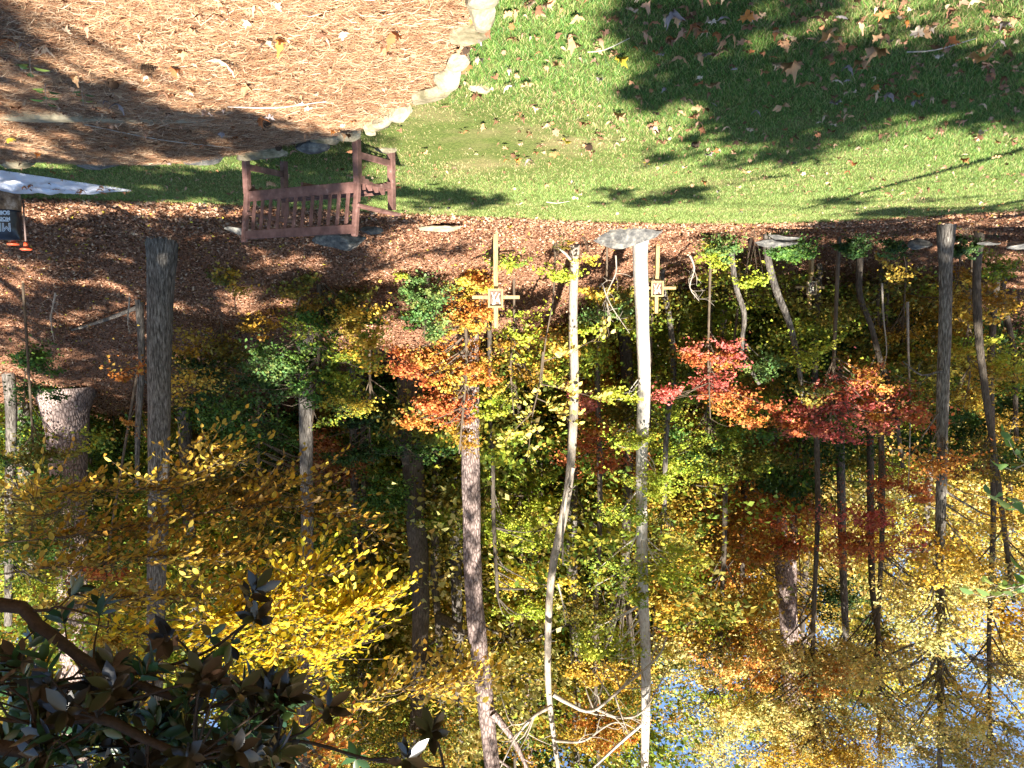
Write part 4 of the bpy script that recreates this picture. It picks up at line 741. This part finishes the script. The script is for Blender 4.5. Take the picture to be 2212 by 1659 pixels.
p = hit(260, 228); rock('buried_stone', (p.x, p.y, bedz(np.array(p.x), np.array(p.y)) - .005), (1.3, .13, .075), .02, 31, 'long grey stone half buried in the pine straw', 'stone', 'stone')
p = hit(85, 222); rock('buried_stone', (p.x, p.y, bedz(np.array(p.x), np.array(p.y)) + .0), (.9, .2, .08), -.04, 33, 'pale stone nearly covered by pine straw at the margin', 'stone', 'stone')
# ------------------------------------------------------------------ bag, stakes, sheet
def bag():
    x, y = 6.95, 10.45; r = empty('mulch_bag', (x, y, gz(x, y) + .005), 'black printed plastic mulch bag standing at the lawn edge', 'bag', None, -.1)
    def shell(z0, z1, name, m):
        bm = bmesh.new(); nx, nz = 22, 16; per = []
        for k in range(nz + 1):
            z = z0 + (z1 - z0) * k / nz; ring = []
            for i in range(nx * 2):
                a = math.pi * i / nx; cx, cy = math.cos(a), math.sin(a); e = .42; X = .36 * math.copysign(abs(cx) ** e, cx); Yy = .15 * math.copysign(abs(cy) ** .7, cy); f = 1 - .55 * max(0, (z - .5) / .16) ** 2 if z > .5 else 1
                n = noise.noise((X * 6, Yy * 6, z * 7)) * .022; Yy = Yy * f * (1 + 2.2 * n) + n * .5; ring.append(bm.verts.new((X * (1 + n), Yy, z + .02 * noise.noise((X * 5, 0, 3)) * (k == nz))))
            per.append(ring)
        for k in range(nz):
            for i in range(nx * 2): bm.faces.new((per[k][i], per[k][(i + 1) % (nx * 2)], per[k + 1][(i + 1) % (nx * 2)], per[k + 1][i]))
        bm.faces.new(per[0][::-1]); bm.faces.new(per[-1]); me = bpy.data.meshes.new(name); bm.to_mesh(me); bm.free()
        for p_ in me.polygons: p_.use_smooth = True
        return link(name, me, M[m], r)
    shell(0, .27, 'clear_window', 'bagclear'); body = shell(.27, .66, 'bag_body', 'bag')
    def text(s, size, loc, outline):
        cu = bpy.data.curves.new('print', 'FONT'); cu.body = s; cu.size = size
        if outline: cu.fill_mode = 'NONE'; cu.bevel_depth = .004
        else: cu.extrude = .001; cu.offset = .002
        o = bpy.data.objects.new('print', cu); COL.objects.link(o); me = bpy.data.meshes.new_from_object(o.evaluated_get(bpy.context.evaluated_depsgraph_get())); bpy.data.objects.remove(o)
        me.transform(Matrix.Translation(loc) @ Matrix.Rotation(math.pi / 2, 4, 'X')); me.materials.clear(); return link('printed_lettering', me, M['bagprint'], body)
    text('MINI NUG', .15, (-.335, -.185, .455), True); text('MOIST', .062, (-.33, -.183, .375), False); text('SOIL  50 L', .07, (-.33, -.187, .295), True)
    b = MB(); b.box((0, -.178, .425), (.62, .004, .012), bev=0); b.build('printed_stripe', M['bagprint'], body)
bag()
for X, Y, lab in [(28, 520, 'orange mushroom cap on a stake behind the black bag, nearer the margin'), (56, 531, 'orange mushroom cap on a stake standing just clear of the black bag')]:
    p = P(X, Y, 11.1); z = gz(p.x, 11.1); r = empty('capped_stake', (p.x, 11.1, z), lab, 'stake', 'orange capped stakes behind the bag'); h = p.z - z
    b = MB(); b.tube([(0, 0, -.1), (0, 0, h)], [.011, .011], 8); b.build('rod', M['steel'], r)
    b = MB(); b.tube([(0, 0, h - .05), (0, 0, h + .035)], [.028, .034], 12); b.tube([(0, 0, h + .035), (0, 0, h + .05), (0, 0, h + .062)], [.075, .08, .06], 16); b.build('cap', M['orange'], r, True)
def sheet():
    nx, ny = 90, 26; V = []; 
    p0, p1 = hit(282, 408), hit(-60, 412); q0, q1 = hit(282, 405), hit(-60, 352)
    for j in range(ny + 1):
        for i in range(nx + 1):
            s = i / nx; t = j / ny; a = p0.lerp(p1, s); b = q0.lerp(q1, s ** .8); p = a.lerp(b, t); env = min(1, s * 3) * (math.sin(math.pi * min(1, max(0, t))) ** .5)
            h = .012 + env * (.05 * abs(math.sin(t * 9 + s * 5 + 1.5 * noise.noise((s * 4, t * 3, 0)))) + .05 * (noise.noise((s * 9, t * 4, 2)) + .3) + .02 * noise.noise((s * 30, t * 12, 5))) + .03 * math.exp(-((s - .25) / .05) ** 2) * env
            V.append((p.x, p.y, max(surf(p.x, p.y), 0) + max(.01, h)))
    F = [(j * (nx + 1) + i, j * (nx + 1) + i + 1, (j + 1) * (nx + 1) + i + 1, (j + 1) * (nx + 1) + i) for j in range(ny) for i in range(nx)]
    for _ in range(16):
        q = V[int(rng.integers(4 * nx, (ny - 3) * nx))]; leaf_at(q[0], q[1], .07 + .06 * rng.random(), 'rust' if rng.random() < .5 else 'brown', 'oak', 'one of the brown leaves lying on the white plastic sheet', 'brown leaves on the plastic sheet', None, q[2] + .01)
    o = link('plastic_sheet', npmesh('plastic_sheet', np.array(V), np.array(F), smooth=True), M['tarp']); tag(o, 'crumpled white plastic sheet with leaves lying on the shaded grass', 'sheet')
# ------------------------------------------------------------------ bushes and small plants
def bush(X, Y, d, RX, RY, pal, label, n=2600, L=.06, pal2=None):
    p = P(X, Y, d); z = gz(p.x, d); C = Vector((p.x, d, max(p.z, z + PX(RY, d) * .6))); org = Vector((p.x, d, z)); r = empty('bush', org, label, 'bush')
    V, F, c, cc = crown(C, (PX(RX, d), PX(RX, d) * .7, PX(RY, d)), n, L, pal, pal2=pal2); link('foliage', npmesh('foliage', V - np.array(org), F, c), M['leaf'], r)
    T = Tubes()
    for q in cc[:14]: T.add([(p.x + rng.normal(0, .05), d, z - .05), (np.array([p.x, d, z]) + q) / 2 + rng.normal(0, .06, 3), q], [.005, .004, .002], 4)
    T.build('stems', M['twig'], r, org)
bush(1553, 545, 17.5, 54, 40, 'bgreen', 'sunny green bush by the foot of the kinked pale tree', 3000, pal2='lime'); bush(1690, 535, 16.6, 46, 26, 'green', 'dark ivy bush growing over the grey ledge stone', 2200); bush(1730, 548, 17.4, 44, 22, 'green', 'low green bush at the foot of the shaded weathered cross', 1800)
bush(1840, 535, 17, 40, 22, 'dgreen', 'dark green low bush on the shaded bank past the weathered cross', 1500); bush(1930, 540, 17, 34, 22, 'dgreen', 'dark bush with bright tip before the lone grey tree', 1300, pal2='bgreen'); bush(2085, 540, 17, 40, 26, 'dgreen', 'dark ground bush just beyond the lone grey tree', 1500); bush(2140, 580, 19, 46, 34, 'ygreen', 'yellow green bush before the farthest cross', 1400)
bush(1110, 560, 17.5, 60, 24, 'ygreen', 'thin yellow green sprouts on the sunny bank beside the nearest cross', 420, .07); bush(1200, 600, 18, 44, 30, 'lime', 'sparse lime sprouts at the foot of the crooked pale tree', 420, .07); bush(1260, 560, 18, 30, 14, 'yellow', 'few yellow sprouts behind the crooked pale tree', 160, .07); bush(1215, 530, 16.6, 18, 16, 'olive', 'tiny weed clump in front of the crooked pale tree', 160, .05)
bush(1628, 612, 18, 34, 18, 'lime', 'bright lime spray beside the slanting pale tree', 500, .07); bush(1930, 590, 18, 40, 24, 'gold', 'small golden sprouts before the lone grey tree', 300, .07); bush(640, 640, 16.5, 60, 40, 'olive', 'dim olive shrub on the shaded slope beyond the bench', 900, .07, 'ochre'); bush(560, 700, 18, 60, 40, 'ochre', 'dim brownish shrub beside the large green maple', 800, .07)
def bare(X, Y, d, pts, label, w=5, n=9, ln=.3):
    p = P(X, Y, d); org = Vector((p.x, d, gz(p.x, d))); T = Tubes(); twigs_from(T, [(X, Y - 8)] + pts, d, w, n, ln); o = T.build('bare_shrub', M['tan'], None, org); o.location = org; tag(o, label, 'shrub')
bare(1490, 560, 17, [(1500, 580), (1490, 620), (1510, 650)], 'grey twiggy dead shrub right of the sunlit cross toward the green bush', 5, 10); bare(1330, 560, 17.5, [(1330, 590), (1310, 640), (1320, 690)], 'thin bare stems beside the shadow of the white trunk', 4, 8); bare(1300, 620, 18, [(1320, 660), (1360, 720)], 'leaning bare twig between the two sunlit trunks', 4, 6)
bare(650, 640, 17, [(640, 690), (655, 740)], 'bare upright stems on the dark slope under the green maple', 5, 8); bare(120, 640, 16, [(110, 690), (118, 740)], 'bare grey sapling stub on the dappled slope', 5, 6, .25); bare(280, 650, 16, [(276, 700), (282, 720)], 'short bare twig before the thick furrowed tree', 4, 4, .2); bare(700, 640, 18, [(696, 700), (710, 760)], 'twin bare stems below the large maple crown', 5, 7)
bare(1905, 620, 20, [(1908, 680), (1915, 760), (1905, 800)], 'pale dead sapling stem in the shaded bank before the lone grey tree', 5, 4, .3); bare(1960, 660, 21, [(1962, 760), (1966, 900), (1962, 1050)], 'slim dark straight sapling stem beside the lone grey tree', 7, 6, .5)
# fallen log on the slope
a, b = P(155, 700, 19), P(300, 718, 17.4); T = Tubes(); A = np.array((a.x, 19, gz(a.x, 19) + .05)); B = np.array((b.x, 17.4, gz(b.x, 17.4) + .08)); T.add([A, (A + B) / 2 + np.array([0, 0, .03]), B], [.03, .045, .055], 10, .12, step=.2); o = T.build('fallen_log', M['oak'], None, A); o.location = A; tag(o, 'thin fallen log lying on the dappled slope', 'log')
# seedlings on the straw
def seedling(X, Y, n, L, label, pal='bgreen'):
    p = hit(X, Y); z = float(bedz(np.array(p.x), np.array(p.y))) + .02 if inbed(p.x, p.y) else 0; a = np.arange(n) * 2.4; C = np.stack([.01 * np.cos(a), .01 * np.sin(a), .04 + .015 * np.arange(n)], 1); D = np.stack([np.cos(a), np.sin(a), .3 + 0 * a], 1); N = np.stack([0 * a, 0 * a - .2, 1 + 0 * a], 1)
    V, F = oval_leaves(C, D, N, np.full(n, L), np.full(n, L * .45)); T = Tubes(); T.add([(0, 0, -.02), (.005, 0, .05), (0, 0, .06 + .015 * n)], [.002, .002, .001], 4)
    r = empty('seedling', (p.x, p.y, z), label, 'plant'); link('leaves', npmesh('leaves', V, F, np.repeat(tints(pal, n), 3, 0)), M['leaf'], r); T.build('stem', M['tan'], r)
seedling(62, 65, 4, .085, 'three leaved green seedling in the shaded straw nearest the margin'); seedling(95, 125, 7, .08, 'bushier green seedling in the shaded straw'); seedling(175, 130, 5, .06, 'low trailing green seedling with narrow leaves in the straw'); seedling(1410 - 10, 340, 3, .05, 'tiny yellow sprout on the open straw', 'yellow')
bpy.data.objects  # twigs and cones
def twig(X0, Y0, X1, Y1, rad, label):
    a, b = hit(X0, Y0), hit(X1, Y1); A, B = [np.array((q.x, q.y, float(surf(q.x, q.y)) + .03)) for q in (a, b)]; T = Tubes(); m = (A + B) / 2 + np.array([.02, .02, .02]); T.add([A, m, B], [rad, rad * .9, rad * .5], 6, .1, step=.05); o = T.build('fallen_twig', M['pale'], None, A); o.location = A; tag(o, label, 'twig')
twig(490, 168, 705, 172, .005, 'pale straight twig lying across the sunny straw'); twig(180, 232, 500, 290, .004, 'long thin dark twig slanting across the straw'); twig(1960, 95, 2110, 62, .005, 'straw coloured twig on the grass among big leaves'); twig(1270, 95, 1360, 60, .004, 'thin twig on the dark grass'); twig(1180, 430, 1230, 428, .006, 'short pale stick at the sunny lawn edge')
def cone_mesh():
    C, D, N = [], [], []
    for k in range(70):
        t = k / 70; a = k * 2.4; r = .022 * math.sin(math.pi * (t * .85 + .12)); d = np.array((math.cos(a), math.sin(a), .35)); C.append((r * .5 * d[0], r * .5 * d[1], t * .07)); D.append(d); N.append((-.3 * d[0], -.3 * d[1], 1))
    C, D, N = map(np.array, (C, D, N)); V, F = oval_leaves(C, D, N, np.full(70, .022), np.full(70, .02)); V = V[:, [2, 0, 1]]; V[:, 2] += .028; return npmesh('pine_cone', V, F)
cm = cone_mesh(); cm.materials.append(M['cone'])
for X, Y, lab in [(575, 232, 'dark pine cone in the straw, upper of the pair beyond the long twig'), (600, 300, 'dark pine cone in the straw, lower of the pair beyond the long twig'), (1010, 82, 'dark pine cone beside the pale edging stones'), (2515 / 2.0 + 20, 305, 'pine cone on the sunny grass'), (1930 * .72 + 120, 300, 'pine cone on the shadow border of the lawn'), (230, 110, 'pine cone in the shaded straw by the seedlings'), (330, 80, 'broken pine cone near the dark straw shadow')]:
    p = hit(X, Y); o = link('pine_cone', cm, None); o.location = (p.x, p.y, float(surf(p.x, p.y)) + .015); o.rotation_euler.z = rng.random() * 6; tag(o, lab, 'pine cone', 'fallen pine cones')
# ------------------------------------------------------------------ fallen leaves
def maple_leaf(curl, seed):
    rs = np.random.default_rng(seed); n = 20; V = [(0, 0, 0)]; rad = [1, .62, .8, .5, .95, .55, .72, .42, .7, .35, .5, .35, .7, .42, .72, .55, .95, .5, .8, .62]
    for i in range(n): a = math.pi / 2 + 2 * math.pi * i / n; r = rad[i] * (1 + rs.normal(0, .08)) * .5; V.append((r * math.cos(a), r * math.sin(a), 0))
    V = np.array(V); k = rs.random() * 6.28; ax = V[:, 0] * math.cos(k) + V[:, 1] * math.sin(k); V[:, 2] = curl * ax ** 2 * 1.5 + rs.normal(0, .06, len(V)) + .08 * np.sin(V[:, 1] * 9); V[:, 2] -= V[:, 2].min()
    return V, np.array([(0, 1 + i, 1 + (i + 1) % n) for i in range(n)])
def oak_leaf(curl, seed):
    rs = np.random.default_rng(seed); m = 9; V = []; 
    for i in range(m): t = i / (m - 1); w = .17 * math.sin(math.pi * (t * .9 + .06)) * (1 + .35 * math.cos(i * math.pi)); z = curl * (t - .5) ** 2 * 2; V += [(-w, t - .5, z + .35 * abs(w) + rs.normal(0, .02)), (0, t - .5, z), (w, t - .5, z + .35 * abs(w) + rs.normal(0, .02))]
    F = [f for i in range(m - 1) for f in ((i * 3, i * 3 + 1, i * 3 + 4), (i * 3, i * 3 + 4, i * 3 + 3), (i * 3 + 1, i * 3 + 2, i * 3 + 5), (i * 3 + 1, i * 3 + 5, i * 3 + 4))]; V = np.array(V); V[:, 2] -= V[:, 2].min(); return V, np.array(F)
TONE = {'tan': (.46, .27, .14), 'rust': (.34, .13, .05), 'brown': (.20, .095, .05), 'pale': (.58, .46, .34), 'grey': (.30, .25, .24), 'yellow': (.62, .46, .05), 'orange': (.52, .2, .05)}
LM = {}
for tn, c in TONE.items():
    for kind, fn in (('maple', maple_leaf), ('oak', oak_leaf)):
        for v in range(3):
            V, F = fn(.3 + .35 * v, v * 7 + 1); me = npmesh('fallen_leaf', V, F, np.array(c) * (.8 + .4 * rng.random((len(F), 1))) * (1 - .12 * v)); me.materials.append(M['dry']); LM[tn, kind, v] = me
def leaf_at(x, y, s, tone, kind, label=None, group=None, v=None, zz=None):
    o = link('fallen_leaf', LM[tone, kind, int(rng.integers(3)) if v is None else v], None); z = float(surf(x, y)) + (.035 if not inbed(x, y) else .03)
    if zz is not None: z = zz
    o.location = (x, y, z); o.rotation_euler = (rng.normal(0, .2), rng.normal(0, .2), rng.random() * 6.28); o.scale = (s, s, s); tag(o, label, 'leaf', group)
NAMED = [(2060 * .82, 205, .17, 'tan', 'maple', 'largest tan leaf of the cluster on the shaded lawn'), (1715, 110, .2, 'tan', 'maple', 'big tan sycamore leaf folded over others in the cluster on the lawn'), (1335, 228, .15, 'tan', 'maple', 'wide tan maple leaf lying where the sunny lawn meets the shade'), (1225, 287, .12, 'yellow', 'maple', 'yellow maple leaf on the sunny lawn'), (22, 257, .16, 'yellow', 'oak', 'bright yellow oval leaf on the sunny straw at the margin'), (480, 70, .17, 'pale', 'oak', 'long yellowish curled leaf on the sunny straw'), (605, 28, .14, 'orange', 'oak', 'upright curled orange leaf on the straw'), (740, 12, .14, 'pale', 'oak', 'pale leaf at the near end of the straw'), (370, 78, .10, 'rust', 'maple', 'reddish leaf on the straw beyond the shadow'), (850, 15, .15, 'rust', 'oak', 'rust leaf against the big edging stone'), (560, 205, .13, 'rust', 'maple', 'dark orange leaf on the straw at the shadow border'), (1010, 120, .16, 'rust', 'oak', 'curled brown leaf propped on the edging stones'), (1120, 330, .1, 'orange', 'maple', 'small orange leaf on the worn lawn patch'), (1340, 98, .12, 'yellow', 'maple', 'orange yellow leaf on the grass near the shadow'), (1100, 480, .14, 'yellow', 'maple', 'yellow leaf at the foot of the bank below the nearest cross'), (1800, 40, .18, 'tan', 'maple', 'rust tan maple leaf on the nearest shaded grass'), (1900, 82, .19, 'tan', 'maple', 'large curled tan leaf alone in a sunny streak of lawn'), (2120, 88, .19, 'tan', 'maple', 'large pale tan leaf near the sky side margin of the lawn')]
for X, Y, s, t, kd, lab in NAMED: p = hit(X, Y); leaf_at(p.x, p.y, s, t, kd, lab, None)
cnt = 0
while cnt < 270:
    X = rng.random() * 2212; Y = 480 * rng.random() ** 1.35; p = hit(X, Y)
    if p.y > edge(p.x): continue
    bed = bool(inbed(p.x, p.y)); 
    if bed and rng.random() < .55: continue
    if not bed and X < 1400 and rng.random() < .45: continue
    tone = str(rng.choice(['tan', 'rust', 'brown', 'pale', 'grey', 'orange'], p=[.38, .16, .16, .1, .14, .06])); kind = 'maple' if rng.random() < (.45 if bed else .7) else 'oak'
    where = 'the pine straw' if bed else 'the grass' ; word = {'tan': 'tan', 'rust': 'rust red', 'brown': 'dark brown', 'pale': 'pale', 'grey': 'greyish', 'orange': 'orange'}[tone]
    leaf_at(p.x, p.y, .055 + .075 * rng.random() ** 1.6, tone, kind, f'one of the {word} {"lobed" if kind == "maple" else "narrow"} leaves scattered on {where}', f'{word} {"lobed" if kind == "maple" else "narrow"} leaves on {where}'); cnt += 1
n = 3800; y = 3 * (14.6 / 3) ** rng.random(n); x = (rng.random(n) * 2 - 1) * (y * .72 + .3); ok = (y < edge(x)) & (rng.random(n) < np.where(x < 0, 1, .6) * np.clip(.75 + .8 * np.sin(x * 1.1 + .6 * np.sin(y * 2)) * np.sin(y * 1.6 + x * .5), .12, 1)); x, y = x[ok], y[ok]
def strew(x, y, zz, sz):
    Vs, Fs, Cs, o = [], [], [], 0
    for i in range(len(x)):
        V, F = SHP[int(rng.integers(len(SHP)))]; a = rng.random() * 6.28; R = np.array(Matrix.Rotation(a, 3, 'Z') @ Matrix.Rotation(rng.normal(0, .35), 3, 'X') @ Matrix.Rotation(rng.normal(0, .35), 3, 'Y'))
        Vs.append(V @ R.T * sz[i] + (x[i], y[i], zz[i])); Fs.append(F + o); o += len(V); c = LIT[rng.integers(len(LIT))] * (.75 + .5 * rng.random()); Cs.append(np.tile(c, (len(F), 1)))
    return npmesh('leaf_bits', np.concatenate(Vs), np.concatenate(Fs), np.concatenate(Cs))
SHP = [fn(.3 + .4 * v, 50 + v) for fn in (maple_leaf, oak_leaf) for v in range(4)]
tag(link('leaf_bits', strew(x, y, surf(x, y) + .02, .035 + .06 * rng.random(len(x)) ** 2), M['dry']), 'small dry leaves strewn thickly over lawn and straw', 'leaf litter', kind='stuff')
sheet()
